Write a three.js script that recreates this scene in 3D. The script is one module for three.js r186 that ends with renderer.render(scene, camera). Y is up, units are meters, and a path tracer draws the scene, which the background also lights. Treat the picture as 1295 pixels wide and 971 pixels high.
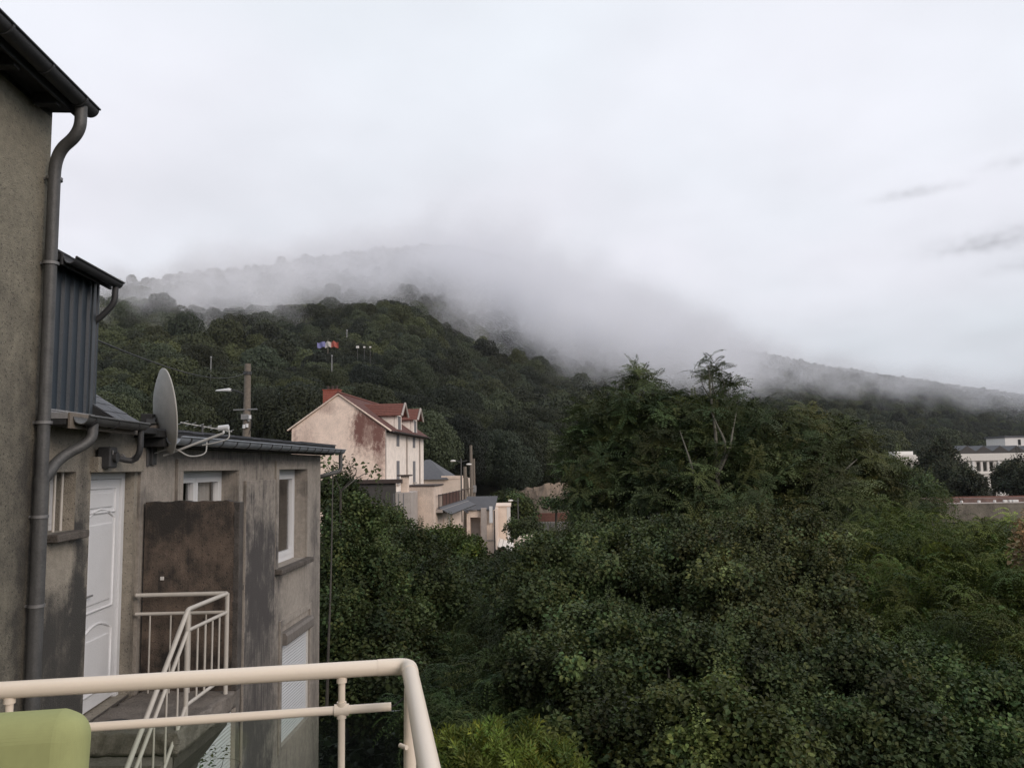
import * as THREE from 'three';
import { mergeGeometries, mergeVertices, toCreasedNormals } from 'three/addons/utils/BufferGeometryUtils.js';
import { RoundedBoxGeometry } from 'three/addons/geometries/RoundedBoxGeometry.js';
import { createNoise2D, createNoise3D } from 'simplex-noise';

// ------------------------------------------------------------------ camera, sky, sun, exposure
// The eye is the origin (y = 0 is eye level); photograph 1295 x 971, focal length about 1010 of its pixels.
const F = 1010, CX = 647.5, CY = 485.5;
const scene = new THREE.Scene();
const camera = new THREE.PerspectiveCamera(2 * Math.atan(CY / F) * 180 / Math.PI, 1295 / 971, 0.05, 6000);
camera.rotation.set(0.1018, 0, -0.017, 'YXZ');
camera.updateMatrixWorld(true);
scene.add(camera);

const renderer = new THREE.WebGLRenderer({ antialias: true });
renderer.toneMapping = THREE.LinearToneMapping;
renderer.toneMappingExposure = 1.1;
renderer.shadowMap.enabled = true;
renderer.setSize(1024, 767);

function mulberry(a) { return () => { a |= 0; a = a + 0x6D2B79F5 | 0; let t = Math.imul(a ^ a >>> 15, 1 | a); t = t + Math.imul(t ^ t >>> 7, 61 | t) ^ t; return ((t ^ t >>> 14) >>> 0) / 4294967296; }; }
const rnd = mulberry(20240);
const n2 = createNoise2D(mulberry(5)), n3 = createNoise3D(mulberry(9));
const gauss = (r = rnd) => Math.sqrt(-2 * Math.log(1 - r() * 0.9999)) * Math.cos(6.28318 * r());
const clamp = THREE.MathUtils.clamp, lerp = THREE.MathUtils.lerp, smooth = (x, a, b) => THREE.MathUtils.smoothstep(x, a, b);
const fbm3 = (x, y, z, o = 4) => { let s = 0, a = 0.5, k = 1; for (let i = 0; i < o; i++) { s += a * n3(x * k, y * k, z * k); a *= 0.5; k *= 2.03; } return s; };
const fbm2 = (x, y, o = 4) => { let s = 0, a = 0.5, k = 1; for (let i = 0; i < o; i++) { s += a * n2(x * k, y * k); a *= 0.5; k *= 2.03; } return s; };
const V = (x, y, z) => new THREE.Vector3(x, y, z);

// a pixel of the photograph -> direction, and points at a depth / on a plane
function dirOf(px, py) { return V((px - CX) / F, -(py - CY) / F, -1).applyEuler(camera.rotation); }
function P(px, py, D) { const d = dirOf(px, py); return d.multiplyScalar(D / -d.z); }
function curve(table, x) {
  if (x <= table[0][0]) return table[0].slice(1);
  for (let i = 1; i < table.length; i++) if (x <= table[i][0]) {
    const a = table[i - 1], b = table[i], t = (x - a[0]) / (b[0] - a[0]), s = t * t * (3 - 2 * t) * 0.5 + t * 0.5;
    return a.slice(1).map((v, k) => lerp(v, b[k + 1], s));
  }
  return table[table.length - 1].slice(1);
}

{ // one overcast sky: an even bright layer, faint broad billows, slightly greyer and mauve low down, small dark scud clouds
  const W = 2048, H = 1024, data = new Float32Array(W * H * 4), d = V(0, 0, 0);
  const scud = [[1160, 243, 0.042, 0.0045, 0.30], [1262, 303, 0.062, 0.010, 0.26], [1235, 312, 0.03, 0.004, 0.18], [1280, 205, 0.035, 0.006, 0.14], [1330, 330, 0.06, 0.008, 0.2], [1420, 270, 0.06, 0.009, 0.24], [-260, 250, 0.06, 0.008, 0.2]].map(([x, y, w, h, k]) => {
    const q = dirOf(x, y).normalize(); return { az: Math.atan2(q.x, -q.z), el: Math.asin(q.y), w, h, k };
  });
  for (let j = 0; j < H; j++) {
    const el = ((j + 0.5) / H - 0.5) * Math.PI, y = Math.sin(el), c = Math.cos(el);
    for (let i = 0; i < W; i++) {
      const a = ((i + 0.5) / W - 0.5) * 2 * Math.PI, x = Math.cos(a) * c, z = Math.sin(a) * c;
      const k = 1 / (Math.max(y, 0) + 0.22);
      const big = fbm3(x * k * 0.9 + 3, 1.3, z * k * 0.9, 4), fine = fbm3(x * k * 3.1, 7.7, z * k * 3.1, 4);
      const low = Math.exp(-Math.max(y, 0) / 0.16);
      let m = 1 + 0.10 * big + 0.035 * fine - 0.31 * low;
      const t = clamp(0.5 + 1.1 * fbm3(x * k * 0.6 - 9, 4.1, z * k * 0.6, 3), 0, 1);
      let r = lerp(0.82, 0.765, t), g = lerp(0.825, 0.81, t), b = lerp(0.895, 0.87, t);
      if (y < 0.75 && y > 0) {
        const az = Math.atan2(x, -z);
        for (const s of scud) {
          const u = (az - s.az) / s.w, wob = 0.5 * fbm2(az * 30, el * 60, 3), v = (el - s.el) / s.h + wob * 1.6 - u * 0.25;
          const q = Math.exp(-u * u * 1.2 - v * v) * (0.75 + 0.7 * fbm2(az * 46 + 5, el * 150, 4));
          m *= 1 - s.k * clamp(q, 0, 1);
        }
      }
      if (y < 0) m *= lerp(1, 0.35, smooth(-y, 0, 0.08));
      const o = (j * W + i) * 4;
      data[o] = r * m; data[o + 1] = g * m; data[o + 2] = b * m; data[o + 3] = 1;
    }
  }
  const sky = new THREE.DataTexture(data, W, H, THREE.RGBAFormat, THREE.FloatType);
  sky.mapping = THREE.EquirectangularReflectionMapping; sky.magFilter = THREE.LinearFilter; sky.minFilter = THREE.LinearFilter; sky.needsUpdate = true;
  scene.background = sky; scene.environment = sky;
}
// the veiled low sun, behind the camera's right shoulder
const sun = new THREE.DirectionalLight(new THREE.Color(1.0, 0.85, 0.74), 1.5);
sun.position.set(66, 44, 44); sun.target.position.set(0, 0, -20); sun.shadow.radius = 50; sun.castShadow = true;
sun.shadow.camera.left = sun.shadow.camera.bottom = -90; sun.shadow.camera.right = sun.shadow.camera.top = 90; sun.shadow.camera.far = 300; sun.shadow.mapSize.set(2048, 2048);
scene.add(sun, sun.target);

// ------------------------------------------------------------------ helpers for things and parts
const used = new Map();
function numbered(name) { const n = used.get(name) ?? 0; used.set(name, n + 1); return n ? name + '_' + String(n).padStart(3, '0') : name; }
function tag(o, label, category, group) { o.userData.label = label; if (category) o.userData.category = category; if (group) o.userData.group = group; return o; }
function thing(name, label, category, pos = [0, 0, 0], turn = 0, group) {
  const g = new THREE.Group(); g.name = numbered(name); g.position.set(...pos); g.rotation.y = turn; scene.add(g);
  return tag(g, label, category, group);
}
function part(name, geo, mat, parent) {
  const m = new THREE.Mesh(Array.isArray(geo) ? (geo.length > 1 ? merge(geo) : geo[0]) : geo, mat);
  m.name = parent === scene ? numbered(name) : name; m.castShadow = m.receiveShadow = true; parent.add(m); return m;
}
function structure(name, geo, mat) { const m = part(name, geo, mat, scene); m.userData.kind = 'structure'; return m; }
function merge(list) {
  const keep = ['position', 'normal', 'uv'];
  const l = list.map((g) => { let q = g.index ? g.toNonIndexed() : g; for (const k of Object.keys(q.attributes)) if (!keep.includes(k)) q.deleteAttribute(k); if (!q.attributes.uv) q.setAttribute('uv', new THREE.BufferAttribute(new Float32Array(q.attributes.position.count * 2), 2)); return q; });
  return mergeGeometries(l);
}
// uv in metres from position, by the face's main direction
function metric(g) {
  if (g.index) g = g.toNonIndexed();
  const p = g.attributes.position, uv = new Float32Array(p.count * 2), a = V(0, 0, 0), b = V(0, 0, 0), c = V(0, 0, 0);
  for (let i = 0; i < p.count; i += 3) {
    a.fromBufferAttribute(p, i); b.fromBufferAttribute(p, i + 1).sub(a); c.fromBufferAttribute(p, i + 2).sub(a); b.cross(c);
    const x = Math.abs(b.x), y = Math.abs(b.y), z = Math.abs(b.z);
    for (let k = 0; k < 3; k++) {
      const q = i + k, X = p.getX(q), Y = p.getY(q), Z = p.getZ(q);
      if (x >= y && x >= z) { uv[q * 2] = -Z; uv[q * 2 + 1] = Y; } else if (z >= y) { uv[q * 2] = X; uv[q * 2 + 1] = Y; } else { uv[q * 2] = X; uv[q * 2 + 1] = -Z; }
    }
  }
  g.setAttribute('uv', new THREE.BufferAttribute(uv, 2)); return g;
}
// box by its limits; x outwards, y up, s away along the wall (s = -z)
function box(x0, x1, y0, y1, s0, s1, r = 0.004) {
  const w = Math.abs(x1 - x0), h = Math.abs(y1 - y0), d = Math.abs(s1 - s0);
  const g = r > 0 ? new RoundedBoxGeometry(w, h, d, 1, Math.min(r, w / 2.2, h / 2.2, d / 2.2)) : new THREE.BoxGeometry(w, h, d);
  g.translate((x0 + x1) / 2, (y0 + y1) / 2, -(s0 + s1) / 2); return metric(g);
}
// tube through points with round joints
function tube(points, r, seg = 10, closed = false, bend = 0.0) {
  const pts = points.map((p) => Array.isArray(p) ? V(...p) : p);
  const path = new THREE.CurvePath();
  if (bend > 0 && pts.length > 2) {
    let prev = pts[0];
    for (let i = 1; i < pts.length - 1; i++) {
      const a = pts[i].clone().add(pts[i - 1].clone().sub(pts[i]).setLength(Math.min(bend, pts[i - 1].distanceTo(pts[i]) * 0.45)));
      const b = pts[i].clone().add(pts[i + 1].clone().sub(pts[i]).setLength(Math.min(bend, pts[i + 1].distanceTo(pts[i]) * 0.45)));
      path.add(new THREE.LineCurve3(prev, a)); path.add(new THREE.QuadraticBezierCurve3(a, pts[i], b)); prev = b;
    }
    path.add(new THREE.LineCurve3(prev, pts[pts.length - 1]));
    const samples = []; for (const c of path.curves) { const n = c.isLineCurve3 ? 1 : 8; for (let k = 0; k < n; k++) samples.push(c.getPoint(k / n)); } samples.push(pts[pts.length - 1]);
    return sweep(samples, samples.map(() => r), seg, true);
  }
  return sweep(pts, pts.map(() => r), seg, true);
}
// swept round section with a radius at each point; ends capped
function sweep(pts, radii, seg = 8, caps = true) {
  const pos = [], idx = [], uv = []; let up = V(0, 1, 0), len = 0; const t = V(0, 0, 0);
  for (let i = 0; i < pts.length; i++) {
    const a = pts[Math.max(i - 1, 0)], b = pts[Math.min(i + 1, pts.length - 1)]; t.copy(b).sub(a).normalize();
    if (i === 0) { up = Math.abs(t.y) > 0.9 ? V(1, 0, 0) : V(0, 1, 0); } else len += pts[i].distanceTo(pts[i - 1]);
    const side = V(0, 0, 0).crossVectors(t, up).normalize(); up = V(0, 0, 0).crossVectors(side, t).normalize();
    for (let k = 0; k <= seg; k++) {
      const q = k / seg * Math.PI * 2, c = Math.cos(q) * radii[i], s = Math.sin(q) * radii[i];
      pos.push(pts[i].x + side.x * c + up.x * s, pts[i].y + side.y * c + up.y * s, pts[i].z + side.z * c + up.z * s);
      uv.push(k / seg * Math.PI * 2 * radii[i], len);
    }
  }
  const n = seg + 1;
  for (let i = 0; i < pts.length - 1; i++) for (let k = 0; k < seg; k++) { const a = i * n + k; idx.push(a, a + n, a + 1, a + 1, a + n, a + n + 1); }
  const g = new THREE.BufferGeometry();
  g.setAttribute('position', new THREE.Float32BufferAttribute(pos, 3)); g.setAttribute('uv', new THREE.Float32BufferAttribute(uv, 2)); g.setIndex(idx); g.computeVertexNormals();
  // match the seam's normals
  const N = g.attributes.normal; for (let i = 0; i < pts.length; i++) { const a = i * n, b = a + seg; const x = N.getX(a) + N.getX(b), y = N.getY(a) + N.getY(b), z = N.getZ(a) + N.getZ(b), l = Math.hypot(x, y, z) || 1; N.setXYZ(a, x / l, y / l, z / l); N.setXYZ(b, x / l, y / l, z / l); }
  if (!caps) return g;
  const out = [g];
  for (const e of [0, pts.length - 1]) {
    const c = new THREE.CircleGeometry(radii[e], seg), d = e ? pts[e].clone().sub(pts[e - 1]) : pts[0].clone().sub(pts[1]);
    c.applyQuaternion(new THREE.Quaternion().setFromUnitVectors(V(0, 0, 1), d.normalize())); c.translate(pts[e].x, pts[e].y, pts[e].z); out.push(c);
  }
  return merge(out);
}

// ------------------------------------------------------------------ terrain, in rings round the eye: valley floor, near spur, high ridge
// px of azimuth -> [y of near ridge, depth, y of far ridge, depth, depth of toe, height of toe]
const RIDGE = [
  [-900, 420, 280, 420, 500, 120, -3], [-400, 400, 290, 395, 540, 115, -3], [0, 392, 300, 372, 580, 105, -4], [150, 398, 330, 352, 620, 105, -4], [300, 400, 350, 335, 650, 105, -5],
  [430, 400, 375, 318, 720, 110, -6], [505, 392, 385, 309, 770, 115, -7], [530, 404, 392, 307, 785, 118, -7.5], [565, 428, 400, 305, 800, 125, -8], [605, 450, 412, 312, 830, 132, -8.5], [640, 464, 425, 321, 860, 140, -9], [740, 482, 460, 366, 950, 170, -10],
  [830, 494, 480, 402, 1050, 200, -10], [950, 505, 500, 441, 1200, 230, -10], [1060, 512, 520, 463, 1400, 260, -10], [1150, 524, 530, 476, 1550, 300, -10], [1230, 552, 540, 488, 1650, 330, -10],
  [1295, 566, 545, 497, 1750, 350, -10], [1500, 572, 560, 512, 1900, 380, -10], [2300, 575, 600, 540, 2100, 420, -10]];
const CANOPY = 9;
function profile(az) {
  const px = CX + F * Math.tan(clamp(az, -1.25, 1.25));
  const [y1, D1, y2, D2, Dt, yt] = curve(RIDGE, px);
  const wob = 1 + 0.012 * Math.sin(az * 37) + 0.02 * n2(az * 9, 3);
  const k = Math.cos(az);                                            // depth -> radius
  return { rt: Dt / k, ht: yt, r1: D1 / k, h1: P(clamp(px, -2200, 3400), y1, D1).y * wob - CANOPY, r2: D2 / k, h2: P(clamp(px, -2200, 3400), y2, D2).y - CANOPY };
}
function groundNear(x, z) {                                           // garden and valley floor
  const D = -z; let h = -6.2 - 3.3 * smooth(D, 10, 60);
  h += 3.2 * smooth(D, 30, 90) * smooth(-x, 4, 26);                   // the street side climbs towards the hill
  return h + 0.12 * n2(x * 0.15, z * 0.15);
}
function ground(x, z) {
  const r = Math.hypot(x, z), az = Math.atan2(x, -z);
  if (z > 30) return -6.2;
  const p = profile(az), base = groundNear(x, z);
  if (r <= p.rt * 0.8) return base;
  const rough = 1.8 * fbm2(x * 0.012, z * 0.012, 4) * smooth(r, p.rt, p.rt * 1.6);
  if (r < p.r1) { const t = (r - p.rt * 0.8) / (p.r1 - p.rt * 0.8); return lerp(lerp(base, p.ht, smooth(t, 0, 0.15)), p.h1, Math.pow(t, 1.15) * (1 - 0.18 * Math.sin(t * Math.PI))) + rough * 4 * Math.sin(t * Math.PI); }
  if (r < p.r2) { const t = (r - p.r1) / (p.r2 - p.r1), dip = Math.min(10, p.h1 * 0.2) * Math.sin(Math.min(t * 2.2, 1) * Math.PI); return lerp(p.h1, p.h2, t) - Math.max(dip, 0) * (1 - t) + rough * 2 * Math.sin(t * Math.PI); }
  return p.h2 - (r - p.r2) * 0.12;
}
{
  const A = 360, R = 190, pos = [], idx = [], uv = [];
  for (let j = 0; j <= R; j++) {
    const t = j / R, r = 1.5 * Math.pow(3200 / 1.5, t);
    for (let i = 0; i <= A; i++) { const az = (i / A - 0.5) * Math.PI * 2, x = Math.sin(az) * r, z = -Math.cos(az) * r; pos.push(x, ground(x, z), z); uv.push(x, z); }
  }
  for (let j = 0; j < R; j++) for (let i = 0; i < A; i++) { const a = j * (A + 1) + i, b = a + A + 1; idx.push(a, a + 1, b, a + 1, b + 1, b); }
  const g = new THREE.BufferGeometry(); g.setAttribute('position', new THREE.Float32BufferAttribute(pos, 3)); g.setAttribute('uv', new THREE.Float32BufferAttribute(uv, 2)); g.setIndex(idx); g.computeVertexNormals();
  const S = 256, d = new Uint8Array(S * S * 4);
  for (let i = 0; i < S * S; i++) { const x = i % S, y = (i / S) | 0, k = 0.8 + 0.5 * (fbm2(x * 0.05, y * 0.05, 4)) + 0.25 * (rnd() - 0.5); d[i * 4] = 46 * k; d[i * 4 + 1] = 50 * k; d[i * 4 + 2] = 28 * k; d[i * 4 + 3] = 255; }
  const t = new THREE.DataTexture(d, S, S); t.colorSpace = THREE.SRGBColorSpace; t.wrapS = t.wrapT = THREE.MirroredRepeatWrapping; t.magFilter = THREE.LinearFilter; t.repeat.set(0.08, 0.08); t.needsUpdate = true;
  structure('terrain', g, new THREE.MeshStandardMaterial({ map: t, roughness: 1, name: 'rough grass and leaf litter' }));
}

scene.fog = new THREE.FogExp2(new THREE.Color(0.80, 0.82, 0.88), 0.00006);

// ------------------------------------------------------------------ forest on the hills: one mass, trees too many to count
const leafMat = (color, trans = 0.25) => new THREE.MeshPhysicalMaterial({ color, roughness: 0.75, transmission: trans, thickness: 0, specularIntensity: 0.5 });
function farCrown(seed, lobes, faces, tall, size = 1) {
  const r = mulberry(seed), pos = [], nor = []; const centres = [];
  for (let i = 0; i < lobes; i++) { const a = i * 2.4 + r(), h = (i + 0.5) / lobes, q = Math.sqrt(1 - h * h); centres.push([Math.cos(a) * q * 0.36, (0.4 + 0.4 * h) * tall, Math.sin(a) * q * 0.36, 0.14 + 0.09 * r()]); }
  const n = V(0, 0, 0), u = V(0, 0, 0), v = V(0, 0, 0);
  for (const [cx, cy, cz, R] of centres) for (let k = 0; k < faces; k++) {
    n.set(gauss(r), gauss(r) + 0.25, gauss(r)).normalize();
    const rad = R * (0.82 + 0.26 * r()), x = cx + n.x * rad, y = cy + n.y * rad * 0.85, z = cz + n.z * rad, s = (0.012 + 0.018 * r()) * size;
    n.x += 0.7 * gauss(r); n.y += 0.5 * gauss(r); n.z += 0.7 * gauss(r); n.normalize();
    u.set(gauss(r), gauss(r), gauss(r)).cross(n).normalize(); v.crossVectors(n, u);
    const c = [[-1, -0.7], [1, -0.5], [0.2, 1]];
    for (const [a, b] of c) { pos.push(x + (u.x * a + v.x * b) * s, y + (u.y * a + v.y * b) * s, z + (u.z * a + v.z * b) * s); nor.push(n.x, n.y, n.z); }
  }
  const g = new THREE.BufferGeometry(); g.setAttribute('position', new THREE.Float32BufferAttribute(pos, 3)); g.setAttribute('normal', new THREE.Float32BufferAttribute(nor, 3)); return g;
}
const forestMat = leafMat(new THREE.Color(1, 1, 1), 0.2);
{
  const kinds = [farCrown(11, 16, 1500, 1, 0.5), farCrown(12, 14, 1600, 1.15, 0.5), farCrown(1, 15, 520, 1), farCrown(2, 13, 560, 1.1), farCrown(3, 18, 460, 0.95), farCrown(4, 14, 520, 1.25)], lists = kinds.map(() => []);
  const m = new THREE.Matrix4(), q = new THREE.Quaternion();
  let r0 = 88;
  const fr = mulberry(77);
  while (r0 < 2300) {
    const step = 5.3 * (1 + r0 / 1500), da = step / r0;
    for (let az = -0.78; az < 0.76; az += da) {
      const a = az + (fr() - 0.5) * da, r = r0 + (fr() - 0.5) * step, p = profile(a);
      if (r < p.rt * 0.94 || r > p.r2 + 35) continue;
      const x = Math.sin(a) * r, z = -Math.cos(a) * r, kind = r < 190 ? Math.floor(fr() * 2) : 2 + Math.floor(fr() * 4), stand = fbm2(x * 0.01 + 40, z * 0.01, 3);
      const h = (9.5 + 5 * fr() + 3 * stand) * (fr() < 0.12 ? 1.25 : 1) * lerp(1, 0.62, smooth(r, 380, 620)), w = h * (0.7 + 0.25 * fr());
      q.setFromAxisAngle(V(0, 1, 0), fr() * 6.283);
      m.compose(V(x, ground(x, z) - 0.12 * h, z), q, V(w, h * 1.08, w));
      const tone = clamp(Math.exp(0.4 * gauss(fr)) * (1 + 0.5 * stand), 0.4, 1.7), warm = clamp(0.5 + 0.22 * gauss(fr) + 0.25 * stand, 0, 1);
      lists[kind].push([m.clone(), new THREE.Color(lerp(0.026, 0.05, warm) * tone, lerp(0.038, 0.057, warm) * tone, lerp(0.025, 0.02, warm) * tone)]);
    }
    r0 += step * 0.93;
  }
  const wood = new THREE.Group(); wood.name = 'hillside_forest'; wood.userData = { label: 'dense dark green forest covering the hillsides below the mist', category: 'forest', kind: 'stuff' }; scene.add(wood);
  kinds.forEach((g, k) => {
    const im = new THREE.InstancedMesh(g, forestMat, lists[k].length); im.name = 'forest_trees'; im.userData.kind = 'stuff'; im.castShadow = im.receiveShadow = true;
    lists[k].forEach(([mm, c], i) => { im.setMatrixAt(i, mm); im.setColorAt(i, c); }); wood.add(im);
  });
  console.log('forest', lists.map((l) => l.length).join(' '));
}

// ------------------------------------------------------------------ the bank of mist on the hill: drifting puffs of fine droplets, dense in the middle and thin outside
{
  const r = mulberry(31), N = 24000, pos = [], nor = [], e = 0.0092, n = V(0, 0, 0), u = V(0, 0, 0), v = V(0, 0, 0);
  for (let i = 0; i < N; i++) {
    let x, y, z; do { x = gauss(r); y = gauss(r); z = gauss(r); } while (x * x + y * y + z * z > 7.5);
    n.set(gauss(r), gauss(r), gauss(r)).normalize(); u.set(gauss(r), gauss(r), gauss(r)).cross(n).normalize(); v.crossVectors(n, u);
    for (const [a, b] of [[-0.5, -0.29], [0.5, -0.29], [0, 0.58]]) { pos.push(x + (u.x * a + v.x * b) * e, y + (u.y * a + v.y * b) * e, z + (u.z * a + v.z * b) * e); nor.push(n.x, n.y, n.z); }
  }
  const g = new THREE.BufferGeometry(); g.setAttribute('position', new THREE.Float32BufferAttribute(pos, 3)); g.setAttribute('normal', new THREE.Float32BufferAttribute(nor, 3));
  // px -> [y of the thickest mist, spread up, spread down, thickness]
  const BANK = [[20, 382, 16, 24, 1.5], [150, 378, 18, 24, 1.7], [300, 374, 24, 22, 2.1], [450, 364, 28, 22, 2.8], [560, 362, 34, 38, 3.4], [650, 394, 40, 44, 4.4], [750, 426, 36, 40, 4.8], [850, 453, 30, 28, 4.6], [950, 473, 20, 18, 3.8], [1050, 484, 13, 11, 2.2], [1150, 490, 10, 9, 1.8], [1320, 501, 9, 9, 1.5]];
  const list = [], q = new THREE.Quaternion(), m = new THREE.Matrix4();
  for (let px = 0; px < 1400; px += 2) {
    const [y0, up, dn, tau] = curve(BANK, px), [, D1, , D2] = curve(RIDGE, px);
    const s0 = 9;                                                      // mean puff size in photograph pixels
    const need = 1.3 * tau * 2 * (up + dn) * 0.63 * 2 / (0.44 * s0 * s0);     // puffs in this 2 px column
    let c = Math.floor(need) + (r() < need % 1 ? 1 : 0);
    while (c-- > 0) {
      const h = gauss(r), y = y0 - (h > 0 ? h * up : h * dn) + 7 * fbm2(px * 0.011, 3.3, 3), Dn = D1 + lerp(-60, 25, smooth(px, 330, 420) * (1 - smooth(px, 640, 720))), D = lerp(Dn, D2 - 30, Math.pow(r(), 0.8));
      const sl = y - y0, patch = fbm2((px - sl * 1.2) * 0.013, sl * 0.022 + 8, 4); if (r() < (h < 0 ? 0.1 - 1.3 * patch - 0.1 * h : -0.1 - 0.7 * patch)) continue;
      const s = s0 * (0.7 + 0.8 * r()) * (up > 20 ? 1.25 : 0.8), p = P(px + r() * 2, y, D), S = s * D / F;
      q.set(gauss(r), gauss(r), gauss(r), gauss(r)).normalize();
      m.compose(p, q, V(S * (1.1 + 0.5 * r()), S * 0.8, S)); list.push(m.clone());
    }
  }
  const im = new THREE.InstancedMesh(g, new THREE.MeshStandardMaterial({ color: new THREE.Color(0.90, 0.92, 0.97), roughness: 1, name: 'mist droplets' }), list.length);
  im.name = 'mist_cloud'; list.forEach((a, i) => im.setMatrixAt(i, a)); im.userData = { label: 'low grey bank of mist drifting along the forested ridge', category: 'mist', kind: 'stuff' }; scene.add(im);
  console.log('puffs', list.length);
}

// ------------------------------------------------------------------ frames of the walls on the left: x outwards, y up, s away along the wall
function frameOf(x, D, heading) {
  const h = heading * Math.PI / 180, f = { pos: [x, 0, -D], turn: -h, dir: V(Math.sin(h), 0, -Math.cos(h)), out: V(Math.cos(h), 0, Math.sin(h)) };
  f.at = (px, py, off = 0) => { const d = dirOf(px, py), o = V(x, 0, -D), k = (o.dot(f.out) + off) / d.dot(f.out), p = d.multiplyScalar(k).sub(o); return [p.dot(f.dir), p.y]; };
  f.across = (px, py, s) => { const d = dirOf(px, py), o = V(x, 0, -D), k = (o.dot(f.dir) + s) / d.dot(f.dir), p = d.multiplyScalar(k).sub(o); return [p.dot(f.out), p.y]; };
  return f;
}
const HOUSE = frameOf(-3.645, 7.8, -4.1), ANNEX = frameOf(-3.65, 7.86, 1.5);

// ------------------------------------------------------------------ materials (colour, grain and weathering of the things themselves)
const toS = (c) => Math.round(255 * (c <= 0.0031308 ? 12.92 * c : 1.055 * Math.pow(clamp(c, 0, 1), 1 / 2.4) - 0.055));
function texOf(W, H, fn, srgb = true) {
  const d = new Uint8Array(W * H * 4);
  for (let j = 0; j < H; j++) for (let i = 0; i < W; i++) {
    const c = fn((i + 0.5) / W, (j + 0.5) / H), o = (j * W + i) * 4;
    for (let k = 0; k < 3; k++) d[o + k] = srgb ? toS(c[k]) : clamp(Math.round(255 * c[k]), 0, 255);
    d[o + 3] = 255;
  }
  const t = new THREE.DataTexture(d, W, H); if (srgb) t.colorSpace = THREE.SRGBColorSpace; t.magFilter = THREE.LinearFilter; t.minFilter = THREE.LinearMipmapLinearFilter; t.generateMipmaps = true; t.wrapS = t.wrapT = THREE.MirroredRepeatWrapping; t.needsUpdate = true; return t;
}
const grainTex = texOf(512, 512, (u, v) => { const n = 0.5 + 0.22 * n2(u * 130, v * 130) + 0.16 * n2(u * 260, v * 260) + 0.12 * n2(u * 40, v * 40); return [n, n, n]; }, false);
// weathered render: the stains are given in metres on the wall: [s, y, half width, half height, strength]; strength > 0 towards the dirt colour, < 0 washed clean
function render(o) {
  const { s0, y0, w, h, base, dirt, px = 640, stains = [], streak = 0.5, blotch = 0.5, pits = 0.5, seed = 0, grime = 0 } = o, H = Math.round(px * h / w);
  const map = texOf(px, H, (u, v) => {
    const s = s0 + u * w, y = y0 + v * h;
    const cloud = fbm2(s * 1.1 + seed, y * 0.9, 5), fine = fbm2(s * 9 + seed, y * 9, 3), run = fbm2(s * 13 + seed, y * 0.55 + 3, 4), run2 = fbm2(s * 34 + seed, y * 1.3, 3);
    const mid = fbm2(s * 4.2 - seed, y * 3.4, 4); let k = grime + blotch * (0.5 * cloud + 0.3 * fine + 0.5 * mid);
    for (const [cs, cy, rs, ry, q] of stains) {
      const d = Math.hypot((s - cs) / rs, (y - cy) / ry) + 0.42 * fbm2(s * 2.3 + seed + cs, y * 1.6, 4) + 0.2 * fine + streak * 0.45 * run;
      k += q * (1 - smooth(d, 0.25, 1.3));
    }
    k += streak * (0.75 * Math.max(run, -0.1) + 0.3 * run2) * clamp(0.35 + k, 0, 1);
    const sp = n2(s * 42 + seed, y * 36), sp2 = n2(s * 17 - seed, y * 15); if (sp > 0.5 && sp2 > -0.1) k += pits * (sp - 0.5) * 1.9; const rg = n2(s * 75 - seed, y * 60); k += pits * 0.10 * rg;
    k += 0.07 * (rnd() - 0.5); k = clamp(k, 0, 1);
    const tone = 1 + 0.22 * fine + 0.10 * (rnd() - 0.5) + 0.2 * cloud;
    return base.map((c, i) => lerp(c * tone, dirt[i], k));
  });
  map.repeat.set(1 / w, 1 / h); map.offset.set(-s0 / w, -y0 / h);
  const bump = grainTex.clone(); bump.repeat.set(0.7, 0.7); bump.needsUpdate = true;
  return new THREE.MeshStandardMaterial({ map, bumpMap: bump, bumpScale: 0.009, roughness: 0.95, name: 'weathered render' });
}
function plain(r, g, b, rough = 0.6, o = {}) { return new THREE.MeshStandardMaterial({ color: new THREE.Color(r, g, b), roughness: rough, ...o }); }
function speckled(base, amount, scale, rough = 0.7, o = {}) {
  const seed = rnd() * 100;
  const map = texOf(256, 256, (u, v) => { const k = 1 + amount * (0.7 * fbm2(u * 5 + seed, v * 5, 5) + 0.5 * fbm2(u * 40 + seed, v * 40, 2) + 0.3 * (rnd() - 0.5)); return base.map((c) => c * Math.max(k, 0.1)); });
  map.repeat.set(scale, scale);
  const bump = grainTex.clone(); bump.repeat.set(scale, scale); bump.needsUpdate = true;
  return new THREE.MeshStandardMaterial({ map, bumpMap: bump, bumpScale: o.bump ?? 0.002, roughness: rough, metalness: o.metalness ?? 0, side: o.side ?? THREE.FrontSide });
}
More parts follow.
